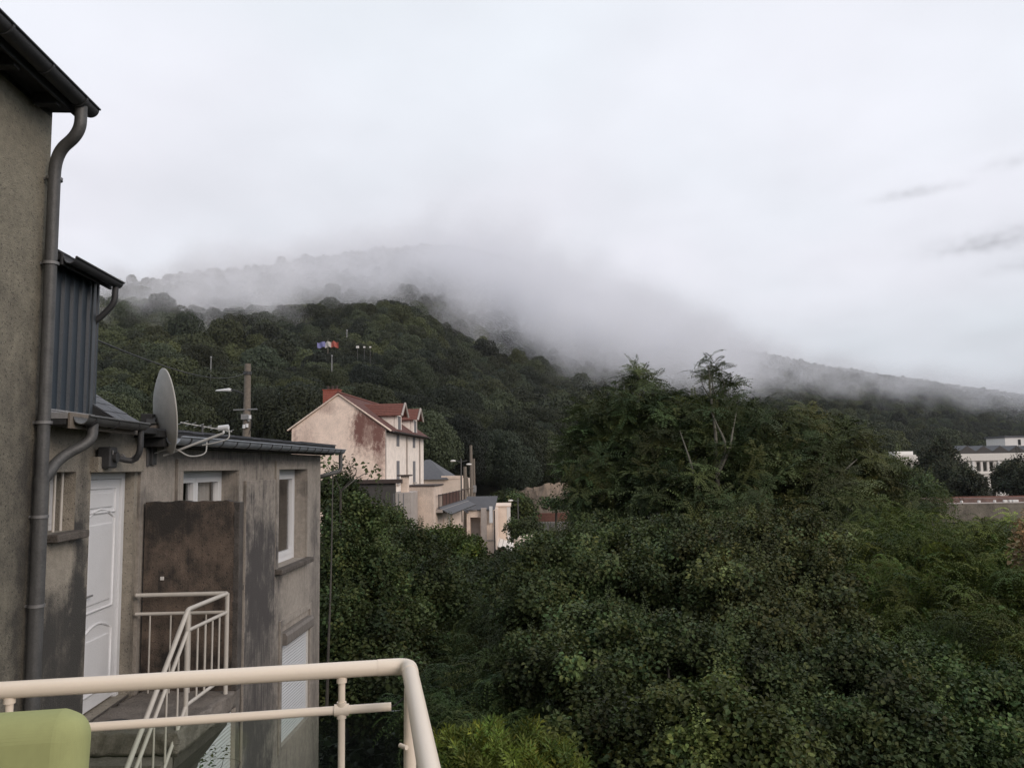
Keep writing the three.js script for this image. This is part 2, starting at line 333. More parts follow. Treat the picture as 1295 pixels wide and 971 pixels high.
const M = {
  pvc: speckled([0.66, 0.67, 0.68], 0.05, 0.5, 0.38), pvcOld: speckled([0.55, 0.54, 0.51], 0.12, 0.5, 0.5),
  zinc: speckled([0.088, 0.089, 0.088], 0.4, 0.9, 0.55, { metalness: 0.25 }), zincPale: speckled([0.25, 0.25, 0.25], 0.3, 0.9, 0.55, { metalness: 0.2 }), darkMetal: speckled([0.035, 0.036, 0.038], 0.4, 0.8, 0.6),
  slate: [0, 1, 2].map((i) => speckled([0.052 + i * 0.012, 0.056 + i * 0.012, 0.064 + i * 0.013], 0.35, 2.2, 0.6)),
  blue: speckled([0.017, 0.027, 0.038], 0.25, 0.7, 0.5), blueTrim: speckled([0.05, 0.06, 0.07], 0.25, 0.7, 0.5),
  soffit: speckled([0.02, 0.021, 0.022], 0.4, 0.9, 0.8), wood: speckled([0.17, 0.145, 0.118], 0.5, 1.3, 0.85), dark: plain(0.02, 0.02, 0.022, 0.9),
  glass: new THREE.MeshPhysicalMaterial({ color: 0xffffff, roughness: 0.03, transmission: 1, thickness: 0, ior: 1.5 }), room: plain(0.16, 0.15, 0.13, 0.95), curtain: plain(0.35, 0.34, 0.32, 0.95),
  stone: speckled([0.105, 0.092, 0.08], 0.75, 1.1, 0.95, { bump: 0.012 }), concrete: speckled([0.175, 0.155, 0.135], 0.6, 0.7, 0.95, { bump: 0.012 }), concreteDark: speckled([0.075, 0.067, 0.06], 0.7, 0.8, 0.95, { bump: 0.012 }),
  cream: speckled([0.84, 0.74, 0.615], 0.02, 1.3, 0.34, { bump: 0.0002 }), railWhite: speckled([0.50, 0.47, 0.42], 0.12, 2.0, 0.45, { bump: 0.0004 }), shutter: speckled([0.56, 0.58, 0.60], 0.06, 0.6, 0.45), cable: plain(0.42, 0.42, 0.4, 0.5), black: plain(0.012, 0.012, 0.012, 0.6),
  boxGrey: speckled([0.16, 0.145, 0.13], 0.3, 1.2, 0.7),
  zincBlue: speckled([0.22, 0.24, 0.265], 0.35, 0.9, 0.5, { metalness: 0.2 }),
  bracket: speckled([0.21, 0.21, 0.21], 0.3, 3, 0.5, { metalness: 0.4 }),
};
// wall slab with rectangular openings; outer face at x
function wallSlab(s0, s1, y0, y1, holes, x, thick) {
  const sh = new THREE.Shape([new THREE.Vector2(s0, y0), new THREE.Vector2(s1, y0), new THREE.Vector2(s1, y1), new THREE.Vector2(s0, y1)]);
  for (const [a, b, c, d] of holes) sh.holes.push(new THREE.Path([new THREE.Vector2(a, c), new THREE.Vector2(a, d), new THREE.Vector2(b, d), new THREE.Vector2(b, c)]));
  const g = new THREE.ExtrudeGeometry(sh, { depth: thick, bevelEnabled: false }); g.rotateY(Math.PI / 2); g.translate(x - thick, 0, 0); return metric(g);
}
// half-round gutter along s
function gutterGeo(x, y, r, s0, s1, t = 0.006) {
  const sh = new THREE.Shape(); sh.absarc(0, 0, r, Math.PI, 2 * Math.PI, false); sh.absarc(r + 0.004, 0.004, 0.009, -Math.PI / 2, Math.PI * 0.9, false); sh.absarc(0, 0, r - t, 2 * Math.PI, Math.PI, true);
  const g = new THREE.ExtrudeGeometry(sh, { depth: s1 - s0, bevelEnabled: false, curveSegments: 12 }); g.translate(x, y, -s1); return toCreasedNormals(g, 0.6);
}
function gutterBrackets(parent, x, y, r, s0, s1, step, mat) {
  for (let s = s0; s < s1; s += step) { const sh = new THREE.Shape(); sh.absarc(0, 0, r + 0.008, Math.PI * 0.98, 2.02 * Math.PI, false); sh.absarc(0, 0, r + 0.001, 2.02 * Math.PI, Math.PI * 0.98, true); const g = new THREE.ExtrudeGeometry(sh, { depth: 0.022, bevelEnabled: false, curveSegments: 10 }); g.translate(x, y, -s); part('gutter_bracket', g, mat, parent); }
}
// slates laid in courses up a slope: from the eave (x0, y0) rising towards -x
function slates(parent, x0, y0, pitch, s0, s1, rise, w = 0.22, cover = 0.16) {
  const g = metric(new THREE.BoxGeometry(0.33, 0.008, w - 0.008)); let row = 0;
  for (let d = 0; d < rise; d += cover, row++) for (let s = s0 + (row % 2 ? 0 : w / 2); s < s1 + w * 0.4; s += w) {
    const c = Math.min(Math.max(s, s0 + w / 2), s1 - w / 2), m = part('slate', g, M.slate[Math.floor(rnd() * 3)], parent);
    m.position.set(x0 - (d + 0.16) * Math.cos(pitch), y0 + (d + 0.16) * Math.sin(pitch) + 0.012, -c); m.rotation.z = -pitch + 0.03 + 0.008 * (rnd() - 0.5); m.rotation.y = 0.01 * (rnd() - 0.5);
  }
}
// casement window filling an opening; x is the outer face of its frame
function casement(parent, s0, s1, y0, y1, x, sashes, mat, bar = 0.07) {
  const w = new THREE.Group(); w.name = 'window'; parent.add(w); const d = 0.07;
  part('frame', [box(x - d, x, y0, y0 + bar, s0, s1), box(x - d, x, y1 - bar, y1, s0, s1), box(x - d, x, y0 + bar, y1 - bar, s0, s0 + bar), box(x - d, x, y0 + bar, y1 - bar, s1 - bar, s1)], mat, w);
  const W = (s1 - s0 - 2 * bar) / sashes;
  for (let i = 0; i < sashes; i++) {
    const a = s0 + bar + i * W + 0.002, b = a + W - 0.004, k = bar * 0.85;
    part('sash', [box(x - d * 0.8, x + 0.012, y0 + bar, y0 + bar + k, a, b), box(x - d * 0.8, x + 0.012, y1 - bar - k, y1 - bar, a, b), box(x - d * 0.8, x + 0.012, y0 + bar + k, y1 - bar - k, a, a + k), box(x - d * 0.8, x + 0.012, y0 + bar + k, y1 - bar - k, b - k, b)], mat, w);
    part('pane', box(x - 0.034, x - 0.03, y0 + bar + k, y1 - bar - k, a + k, b - k, 0), M.glass, w);
  }
  return w;
}
const gable = (pts, depth, s) => { const g = new THREE.ExtrudeGeometry(new THREE.Shape(pts.map((p) => new THREE.Vector2(...p))), { depth, bevelEnabled: false }); g.translate(0, 0, -s - depth); return metric(g); };

// ------------------------------------------------------------------ tall rendered house, its gable-end corner with eave, gutter and downpipe
{
  const t = thing('rendered_house', 'tall grey brown rendered house with dark eaves and a full height downpipe', 'house', HOUSE.pos, HOUSE.turn);
  const mat = render({ s0: -8, y0: -5.2, w: 8, h: 8.4, px: 900, base: [0.235, 0.216, 0.165], dirt: [0.05, 0.046, 0.04], blotch: 0.55, streak: 0.2, pits: 1.5, seed: 3, grime: 0.05, stains: [[-2.6, -0.2, 1.6, 1.7, 0.4], [-2.6, 2.4, 1.4, 0.55, -0.3], [-2.0, -1.2, 0.22, 2.6, 0.4], [-3.4, -2.2, 1.5, 1.5, 0.3]] });
  part('wall', [wallSlab(-13, -1.9, -7.4, 2.86, [], 0, 0.35), box(-7, -0.352, -7.4, 2.86, -2.25, -1.902, 0)], mat, t);
  const roof = part('roof', (() => { const sh = new THREE.Shape([[0.20, 2.80], [0.20, 2.765], [0.0, 2.765], [0.0, 2.72], [-6, 2.72], [-6, 7.4], [-5.5, 7.4]].map((p) => new THREE.Vector2(...p))); const g = new THREE.ExtrudeGeometry(sh, { depth: 11.1, bevelEnabled: false }); g.translate(0, 0, 1.9); return metric(g); })(), M.soffit, t);
  part('fascia', box(0.202, 0.222, 2.70, 2.845, -13, -1.9), M.soffit, roof);
  for (let s = -12.7; s < -2; s += 0.55) part('rafter_end', box(0.03, 0.195, 2.68, 2.762, s, s + 0.07), M.soffit, roof);
  part('gutter', gutterGeo(0.287, 2.79, 0.062, -13, -1.9), M.darkMetal, t);
  gutterBrackets(t, 0.287, 2.79, 0.062, -12.6, -1.9, 0.5, M.darkMetal);
  const pipe = part('downpipe', [tube([[0.287, 2.75, 2.06], [0.287, 2.54, 2.06], [0.085, 2.4, 2.0], [0.072, 1.95, 1.975], [0.07, -2.3, 1.97]], 0.044, 14, false, 0.16), tube([[0.07, -0.02, 1.97], [0.07, -2.8, 1.97]], 0.052, 14)], M.zinc, t);
  for (const y of [2.2, 1.55, 0.36, -0.32, -0.95, -1.85]) part('pipe_clip', [tube([[0.07, y, 1.97], [0.07, y + 0.022, 1.97]], 0.058, 14), box(-0.01, 0.05, y, y + 0.02, -1.99, -1.975)], M.bracket, pipe);
}

// ------------------------------------------------------------------ lower link house: barred window, white door, blue clad upper storey
{
  const t = thing('link_house', 'low rendered house with white door and navy blue clad upper storey', 'house', HOUSE.pos, HOUSE.turn);
  const mat = render({ s0: -2, y0: -3.4, w: 3, h: 4.2, px: 640, base: [0.285, 0.258, 0.212], dirt: [0.048, 0.046, 0.042], blotch: 0.5, streak: 0.35, pits: 1.3, seed: 11, stains: [[-1.5, -1.7, 0.95, 1.1, 1.0], [-1.1, -0.75, 0.18, 0.9, 0.7], [-1.47, -0.72, 0.3, 0.2, -1.2], [-1.3, -0.45, 0.35, 0.07, 0.5], [-0.2, 0.42, 1.2, 0.12, 0.6], [0.1, -1.7, 0.25, 0.9, 0.35]] });  // the widest entry only darkens the top of the wall below the eave
  const x = -0.03, R = 0.33;
  part('wall', [wallSlab(-1.9, 0.14, -7.4, 0.40, [[-1.64, -1.22, -0.46, 0.01], [-0.95, -0.02, -2.08, 0.0]], x, R), box(-5, -4.8, -7.4, 0.4, -1.9, 3, 0), box(-4.8, x - R - 0.002, -7.4, -2.3, -1.9, -1.7, 0)], mat, t);
  part('room', [box(-2.4, -2.36, -2.1, 0.3, -1.86, 0.12, 0), box(-2.36, -0.37, -2.14, -2.1, -1.86, 0.12, 0), box(-2.36, -0.37, 0.3, 0.34, -1.86, 0.12, 0), box(-2.36, -0.37, -2.1, 0.3, 0.08, 0.12, 0), box(-2.36, -0.37, -2.1, 0.3, -1.86, -1.82, 0)], M.room, t);
  casement(t, -1.64, -1.22, -0.46, 0.01, -0.2, 1, M.pvc, 0.05);
  for (const s of [-1.52, -1.42, -1.30]) part('window_bar', tube([[-0.1, -0.46, -s], [-0.1, 0.01, -s]], 0.011, 8), M.railWhite, t);
  part('window_sill', box(-0.18, 0.07, -0.525, -0.463, -1.69, -1.16, 0.012), M.stone, t);
  // door
  const d = new THREE.Group(); d.name = 'door'; t.add(d); const dx = -0.115;
  part('door_frame', [box(dx - 0.07, dx, -2.08, -0.002, -0.948, -0.893), box(dx - 0.07, dx, -2.08, -0.002, -0.09, -0.022), box(dx - 0.07, dx, -0.06, -0.002, -0.893, -0.09)], M.pvc, d);
  part('door_leaf', box(dx - 0.075, dx - 0.02, -2.06, -0.063, -0.89, -0.093), M.pvc, d);
  const lx = dx - 0.019, ring = (pts) => tube(pts.map(([s, y]) => V(lx, y, -s)), 0.014, 6);
  const arch = (s0, s1, y0, y1, sag) => { const o = [[s0, y0]]; for (let i = 0; i <= 8; i++) { const u = i / 8; o.push([lerp(s0, s1, u), y1 + sag * Math.sin(u * Math.PI)]); } o.push([s1, y0], [s0, y0]); return o; };
  const flat = (s0, s1, y0, y1) => box(lx - 0.02, lx + 0.012, y0, y1, s0, s1, 0.012);
  part('door_panel', [ring(arch(-0.8, -0.2, -1.22, -0.42, 0.09)), flat(-0.74, -0.26, -1.16, -0.46)], M.pvc, d);
  part('door_panel', [ring(arch(-0.8, -0.2, -0.36, -0.14, 0.0)), flat(-0.74, -0.26, -0.32, -0.18)], M.pvc, d);
  part('door_panel', [ring(arch(-0.8, -0.2, -1.93, -1.42, 0.08)), flat(-0.74, -0.26, -1.87, -1.46)], M.pvc, d);
  part('door_handle', [tube([[lx + 0.01, -1.06, 0.83], [lx + 0.05, -1.06, 0.83], [lx + 0.05, -1.06, 0.72]], 0.009, 8), box(lx, lx + 0.012, -1.16, -0.98, -0.845, -0.815)], M.bracket, d);
  part('door_sill', box(dx - 0.1, -0.02, -2.105, -2.082, -0.95, -0.02), M.concreteDark, d);
  part('lintel', box(-0.06, 0.045, 0.0, 0.135, -0.98, 0.03, 0.01), mat, t);
  // dark junction box, old pipes under the eave
  const jb = part('junction_box', [box(0.0, 0.12, 0.035, 0.22, -0.93, -0.78, 0.02), tube([[0.12, 0.13, 0.86], [0.15, 0.13, 0.86]], 0.045, 12)], M.darkMetal, t);
  part('box_catch', box(0.121, 0.135, 0.15, 0.19, -0.92, -0.91), M.bracket, jb);
  part('waste_pipe', tube([[0.28, 0.38, 0.71], [0.28, 0.17, 0.71], [0.2, 0.09, 0.66], [0.09, 0.13, 0.78]], 0.026, 10, false, 0.08), M.darkMetal, t);
  for (const s of [-0.66, -0.34]) part('pipe_clip', tube([[0.095, 0.13, -s], [0.095, 0.13, -s - 0.02]], 0.034, 10), M.bracket, t);
  // eave of the low roof: soffit, gutter with its elbow into the tall house's downpipe
  const roof = new THREE.Group(); roof.name = 'low_roof'; t.add(roof);
  const pitch = 0.58;
  part('roof_deck', (() => { const sh = new THREE.Shape([[0.20, 0.445], [0.20, 0.40], [-0.03, 0.40], [-4.8, 0.40], [-4.8, 2.6], [-3.1, 2.6]].map((p) => new THREE.Vector2(...p))); const g = new THREE.ExtrudeGeometry(sh, { depth: 0.5, bevelEnabled: false }); g.translate(0, 0, 0.6); return metric(g); })(), M.soffit, roof);
  slates(roof, 0.22, 0.43, pitch, -1.09, -0.58, 1.1, 0.19, 0.14);
  part('eave_board', box(0.0, 0.19, 0.36, 0.398, -1.9, 0.1), M.soffit, roof);
  part('fascia', box(0.203, 0.222, 0.33, 0.45, -1.9, -0.57), M.wood, roof);
  part('flashing', [box(0.0, 0.05, 0.455, 0.468, -1.9, -1.1), box(0.04, 0.2, 0.402, 0.45, -1.9, -1.3)], M.zincPale, roof);
  part('gutter', gutterGeo(0.282, 0.42, 0.058, -1.86, -0.68), M.zinc, t);
  gutterBrackets(t, 0.282, 0.42, 0.058, -1.72, -0.7, 0.42, M.darkMetal);
  part('gutter_elbow', tube([[0.282, 0.38, 1.66], [0.282, 0.24, 1.67], [0.12, 0.12, 1.82], [0.08, -0.04, 1.95]], 0.04, 12, false, 0.13), M.zinc, t);
  // navy blue clad storey
  const c = new THREE.Group(); c.name = 'clad_storey'; t.add(c);
  const sh = new THREE.Shape(); sh.moveTo(-1.9, -0.02); { let s = -1.9; while (s < -1.16) { sh.lineTo(s, 0.0); sh.lineTo(s + 0.10, 0.0); sh.lineTo(s + 0.112, 0.022); sh.lineTo(s + 0.135, 0.022); sh.lineTo(s + 0.147, 0.0); s += 0.147; } } sh.lineTo(-1.155, 0); sh.lineTo(-1.155, -0.02);
  const cg = new THREE.ExtrudeGeometry(sh, { depth: 1.16, bevelEnabled: false }); cg.rotateX(-Math.PI / 2); cg.rotateY(-Math.PI / 2); cg.scale(-1, 1, 1);
  { const p = cg.attributes.position; for (let i = 0; i < p.count; i++) { const X = p.getX(i), Y = p.getY(i), Z = p.getZ(i); p.setXYZ(i, X, Y, Z); } }
  cg.computeBoundingBox();
  { // put the sheet on the wall whatever way the sweep turned: s along -z, ribs outwards, foot at 0.47
    const p = cg.attributes.position, b = cg.boundingBox; const flat2 = new THREE.ExtrudeGeometry(sh, { depth: 1.16, bevelEnabled: false }), q = flat2.attributes.position;
    for (let i = 0; i < p.count; i++) p.setXYZ(i, q.getY(i), 0.47 + q.getZ(i), -q.getX(i));
    cg.computeVertexNormals();
  }
  part('cladding', metric(cg), M.blue, c);
  part('clad_core', box(-4, -0.025, 0.47, 1.62, -1.898, -1.112, 0), M.blue, c);
  part('corner_trim', [box(-0.03, 0.028, 0.47, 1.64, -1.152, -1.095), box(-4, -0.03, 0.47, 1.62, -1.11, -1.1, 0)], M.blueTrim, c);
  part('drip_edge', box(-0.02, 0.05, 0.47, 0.484, -1.9, -1.09), M.zincPale, c);
  const r2 = new THREE.Group(); r2.name = 'upper_roof'; t.add(r2);
  part('roof_deck', (() => { const s3 = new THREE.Shape([[0.10, 1.655], [0.10, 1.615], [-0.03, 1.62], [-4, 1.62], [-4, 3.7], [-3.3, 3.7]].map((p) => new THREE.Vector2(...p))); const g = new THREE.ExtrudeGeometry(s3, { depth: 0.85, bevelEnabled: false }); g.translate(0, 0, 1.03); return metric(g); })(), M.soffit, r2);
  slates(r2, 0.12, 1.64, 0.53, -1.89, -1.02, 1.1, 0.2, 0.14);
  part('fascia', box(0.103, 0.122, 1.57, 1.66, -1.9, -1.03), M.darkMetal, r2);
  part('gutter', gutterGeo(0.172, 1.625, 0.046, -1.9, -1.03), M.darkMetal, r2);
  part('downpipe', tube([[0.172, 1.58, 1.08], [0.172, 1.45, 1.08], [0.07, 1.33, 1.08], [0.0, 1.28, 1.08]], 0.026, 10, false, 0.06), M.darkMetal, r2);
}

// ------------------------------------------------------------------ annex with two upper windows, a shuttered lower window and a garage shutter
{
  const t = thing('annex_house', 'low stained grey annex with white windows, roller shutters and a zinc gutter', 'house', ANNEX.pos, ANNEX.turn);
  const mat = render({ s0: -0.2, y0: -6, w: 7, h: 6.4, px: 1000, base: [0.315, 0.285, 0.248], dirt: [0.066, 0.062, 0.06], blotch: 0.35, streak: 1.1, pits: 0.6, seed: 23, grime: 0.02, stains: [[3.3, -2.8, 1.3, 2.6, 0.75], [3.4, -1.3, 0.9, 1.1, 0.45], [4.9, -2.0, 0.75, 0.32, -0.5], [6.3, -2.6, 0.35, 2.4, 0.42], [6.2, -1.0, 0.25, 0.6, 0.3], [2.7, -4.6, 1.4, 1.5, 0.45], [0.1, -0.35, 0.25, 0.2, 0.5], [3.4, 0.15, 4.2, 0.12, 0.5], [5.2, -4.9, 1.6, 0.6, 0.2], [5.6, -0.7, 0.12, 0.7, 0.35]] });  // the widest entry is a darker strip along the wall top
  const W1 = [0.88, 2.52, -1.45, 0.0], W2 = [4.18, 5.68, -1.46, 0.0], W3 = [4.42, 5.92, -4.08, -2.44], G = [0.95, 2.64, -6.6, -2.74];
  part('wall', [wallSlab(0, 6.6, -7.4, 0.24, [W1, W2, W3, G], 0, 0.3), box(-5, -0.302, -7.4, 0.24, 6.3, 6.598, 0), box(-5.3, -5, -7.4, 0.24, 0, 6.6, 0), box(-5, -0.302, -7.4, 0.24, 0.145, 0.3, 0)], mat, t);
  part('room', [box(-3.2, -3.15, -1.9, 0.2, 0.3, 6.3, 0), box(-3.15, -0.31, -1.95, -1.9, 0.3, 6.3, 0), box(-3.15, -0.31, 0.16, 0.2, 0.3, 6.3, 0), box(-3.15, -0.31, -1.9, 0.16, 3.2, 3.3, 0)], M.room, t);
  // proud bands round the openings, the pilaster between them
  const band = (s0, s1, y0, y1, w, k, bottom) => part('window_surround', [box(0.002, k, y1, y1 + w, s0 - w, s1 + w), box(0.002, k, y0, y1, s0 - w, s0), box(0.002, k, y0, y1, s1, s1 + w), ...(bottom ? [box(0.002, k, y0 - w, y0, s0 - w, s1 + w)] : [])], mat, t);
  band(...W1, 0.13, 0.035); band(...W2, 0.13, 0.03); band(4.42, 5.92, -4.08, -2.34, 0.09, 0.03, true);
  part('pilaster', box(0.002, 0.045, -7.3, -0.14, 2.78, 3.98, 0.012), mat, t);
  casement(t, W1[0], W1[1], W1[2], W1[3], -0.19, 2, M.pvc, 0.075);
  casement(t, W2[0], W2[1], W2[2], W2[3], -0.19, 1, M.pvc, 0.085);
  part('curtain', (() => { const g = new THREE.PlaneGeometry(0.72, 1.3, 40, 1), p = g.attributes.position; for (let i = 0; i < p.count; i++) p.setZ(i, 0.018 * Math.sin(p.getX(i) * 52)); g.rotateY(Math.PI / 2); g.translate(-0.3, -0.72, -2.05); g.computeVertexNormals(); return g; })(), M.curtain, t);
  part('window_sill', (() => { const g = box(-0.19, 0.12, -1.545, -1.465, 4.08, 5.8, 0.018); return g; })(), M.stone, t);
  part('window_sill', box(-0.19, 0.1, -1.53, -1.453, 0.8, 2.6, 0.018), M.stone, t);
  // roller shutters: every slat a piece
  const slatG = (len) => { const sh = new THREE.Shape(); sh.moveTo(0, 0); sh.quadraticCurveTo(0.014, 0.021, 0, 0.042); sh.lineTo(-0.008, 0.042); sh.lineTo(-0.008, 0); const g = new THREE.ExtrudeGeometry(sh, { depth: len, bevelEnabled: false, curveSegments: 4 }); return g; };
  const roller = (s0, s1, y0, y1, x, name) => {
    const r = new THREE.Group(); r.name = name; t.add(r); const g = slatG(s1 - s0 - 0.02);
    for (let y = y0; y < y1; y += 0.045) { const m = part('slat', g, M.shutter, r); m.position.set(x + 0.001 * (rnd() - 0.5), y, -s1 + 0.01); }
    return r;
  };
  const r3 = roller(W3[0], W3[1], W3[2], -2.56, -0.03, 'roller_shutter');
  part('shutter_box', (() => { const sh = new THREE.Shape([[0.0, 0], [0.115, 0], [0.125, 0.02], [0.125, 0.13], [0.10, 0.17], [0, 0.17]].map((p) => new THREE.Vector2(...p))); const g = new THREE.ExtrudeGeometry(sh, { depth: 1.47, bevelEnabled: true, bevelSize: 0.004, bevelThickness: 0.004, bevelSegments: 1 }); g.translate(-0.03, -2.62, -5.905); return metric(g); })(), M.boxGrey, r3);
  part('guide_rail', [box(-0.06, -0.005, -4.08, -2.64, W3[0], W3[0] + 0.045), box(-0.06, -0.005, -4.08, -2.64, W3[1] - 0.045, W3[1])], M.pvcOld, r3);
  roller(G[0], G[1], -6.6, -2.76, -0.06, 'garage_shutter');
  // roof and gutter
  const roof = new THREE.Group(); roof.name = 'roof'; t.add(roof);
  part('roof_deck', (() => { const sh = new THREE.Shape([[0.22, 0.40], [0.22, 0.335], [-5.3, 0.242], [-5.3, 0.95]].map((p) => new THREE.Vector2(...p))); const g = new THREE.ExtrudeGeometry(sh, { depth: 6.9, bevelEnabled: false }); g.translate(0, 0, -6.78); return metric(g); })(), M.soffit, roof);
  part('eave_board', box(0.005, 0.21, 0.245, 0.33, 0.02, 6.75), M.soffit, roof);
  // profiled roof sheets, their ribs ending over the gutter
  for (let i = 0; i < 22; i++) { const m = part('roof_sheet', metric(new THREE.BoxGeometry(2.6, 0.022, 0.3)), M.slate[i % 3], roof); m.rotation.z = -0.1; m.position.set(-1.06, 0.535 + 0.004 * (i % 2), -(0.16 + i * 0.305)); }
  part('gutter', gutterGeo(0.295, 0.335, 0.075, 0.05, 6.95), M.zincBlue, t);
  gutterBrackets(t, 0.295, 0.335, 0.075, 0.3, 6.9, 0.42, M.darkMetal);
  part('downpipe', tube([[0.295, 0.29, -6.88], [0.295, -0.05, -6.88], [0.05, -0.12, -6.72], [-0.05, -0.14, -6.7]], 0.036, 12, false, 0.07), M.zinc, t);
  part('roof_edge_strip', box(0.1, 0.235, 0.41, 0.43, 4.6, 6.8), M.darkMetal, roof);
}

// ------------------------------------------------------------------ landing, steps, rough screen wall, stair railing
{
  const rough = (g, k) => { const p = g.attributes.position; for (let i = 0; i < p.count; i++) { const x = p.getX(i), y = p.getY(i), z = p.getZ(i); p.setXYZ(i, x + k * n3(x * 9, y * 9, z * 9), y + k * 0.5 * n3(x * 9 + 40, y * 9, z * 9), z + k * n3(x * 9, y * 9 + 70, z * 9)); } g = mergeVertices(g, 1e-4); g.computeVertexNormals(); return metric(g); };
  const slab = (x0, x1, y0, y1, s0, s1, k = 0.02) => { const g = new THREE.BoxGeometry(x1 - x0, y1 - y0, s1 - s0, 24, 6, 24); g.translate((x0 + x1) / 2, (y0 + y1) / 2, -(s0 + s1) / 2); g.deleteAttribute('uv'); g.deleteAttribute('normal'); return rough(mergeVertices(g, 1e-4), k); };
  const t = thing('concrete_staircase', 'worn concrete steps and landing outside the white door', 'staircase', ANNEX.pos, ANNEX.turn);
  part('landing', slab(0.03, 0.94, -2.27, -2.095, -1.16, 0.16, 0.022), M.concrete, t);
  part('support', gable([[0.04, -7.4], [0.46, -7.4], [0.46, -3.15], [0.6, -2.75], [0.86, -2.42], [0.88, -2.275], [0.04, -2.275]], 1.15, -1.05), M.concreteDark, t);
  for (let i = 0; i < 14; i++) part('step', slab(0.05, 0.9, -7.4, -2.275 - i * 0.2, -1.375 - i * 0.21, -1.165 - i * 0.21, 0.014), M.concrete, t);
  part('drain_cover', (() => { const g = new THREE.CylinderGeometry(0.13, 0.13, 0.02, 28); g.translate(0.32, -2.082, 0.98); return g; })(), M.darkMetal, t);

  const p = thing('screen_wall', 'stained brown concrete screen wall at the end of the landing', 'wall', ANNEX.pos, ANNEX.turn);
  const pm = render({ s0: -1, y0: -2.4, w: 2.2, h: 2.2, px: 512, base: [0.17, 0.128, 0.098], dirt: [0.03, 0.026, 0.023], blotch: 0.95, streak: 0.4, pits: 1.2, seed: 41, grime: 0.3, stains: [[0.4, -0.42, 0.7, 0.28, 0.7], [0.1, -0.9, 0.3, 0.5, 0.3], [0.5, -1.9, 0.8, 0.3, 0.4], [0.75, -0.9, 0.3, 0.4, 0.3]] });
  const g = new THREE.BoxGeometry(0.88, 1.8, 0.1, 30, 50, 4); g.translate(0.47, -1.195, -0.1); { const q = g.attributes.position; for (let i = 0; i < q.count; i++) { const x = q.getX(i), y = q.getY(i); if (y > -0.4) q.setY(i, y + 0.018 * fbm2(x * 7, 2, 3)); if (x > 0.85) q.setX(i, x + 0.012 * n2(y * 6, 5)); } } g.computeVertexNormals();
  part('slab', metric(g), pm, p);
  part('edge_post', box(0.905, 0.965, -2.1, -0.31, 0.05, 0.17, 0.01), M.concreteDark, p);
  part('fixing_plate', box(0.2, 0.235, -1.05, -1.015, 0.035, 0.05), M.pvcOld, p);

  const r = thing('stair_railing', 'cream painted steel railing of the steps below the white door', 'railing', ANNEX.pos, ANNEX.turn);
  const k = 0.9, yT = -1.165, yM = -1.34, yB = -1.95, sA = -0.06, sB = -0.93, sC = -3.1, dr = 0.72; // dr: fall per metre of run
  const slope = (y) => [V(k, y, -sB), V(k, y + (sC - sB) * dr * 1.36, -sC)];
  const fall = (s) => (s - sB) * dr * 1.36;
  part('top_rail', [tube([[0.02, yT - 0.01, -sA], [k, yT, -sA], [k, yT, -sB], slope(yT)[1]], 0.02, 10, false, 0.03)], M.railWhite, r);
  part('middle_rail', [tube([[0.02, yM - 0.01, -sA], [k, yM, -sA], [k, yM, -sB], slope(yM)[1]], 0.016, 10, false, 0.03)], M.railWhite, r);
  part('bottom_rail', [tube([[k, yB + 0.02, -sA], [k, yB, -sB], slope(yB)[1]], 0.016, 10, false, 0.03)], M.railWhite, r);
  for (const [s, y] of [[sA, -2.1], [sB, -2.1], [sC, -2.1 + fall(sC)]]) part('post', tube([[k, y, -s], [k, (s < sB ? fall(s) : 0) + yT, -s]], 0.02, 10), M.railWhite, r);
  for (const s of [-0.24, -0.4, -0.56, -0.72]) part('baluster', tube([[k, yB, -s], [k, yM, -s]], 0.009, 6), M.railWhite, r);
  for (let s = sB - 0.16; s > sC; s -= 0.2) part('baluster', tube([[k, yB + fall(s), -s], [k, yM + fall(s), -s]], 0.009, 6), M.railWhite, r);
  for (const x of [0.16, 0.36, 0.55, 0.7]) part('baluster', tube([[x, -2.08, -sA], [x, yM, -sA]], 0.008, 6), M.railWhite, r);
}

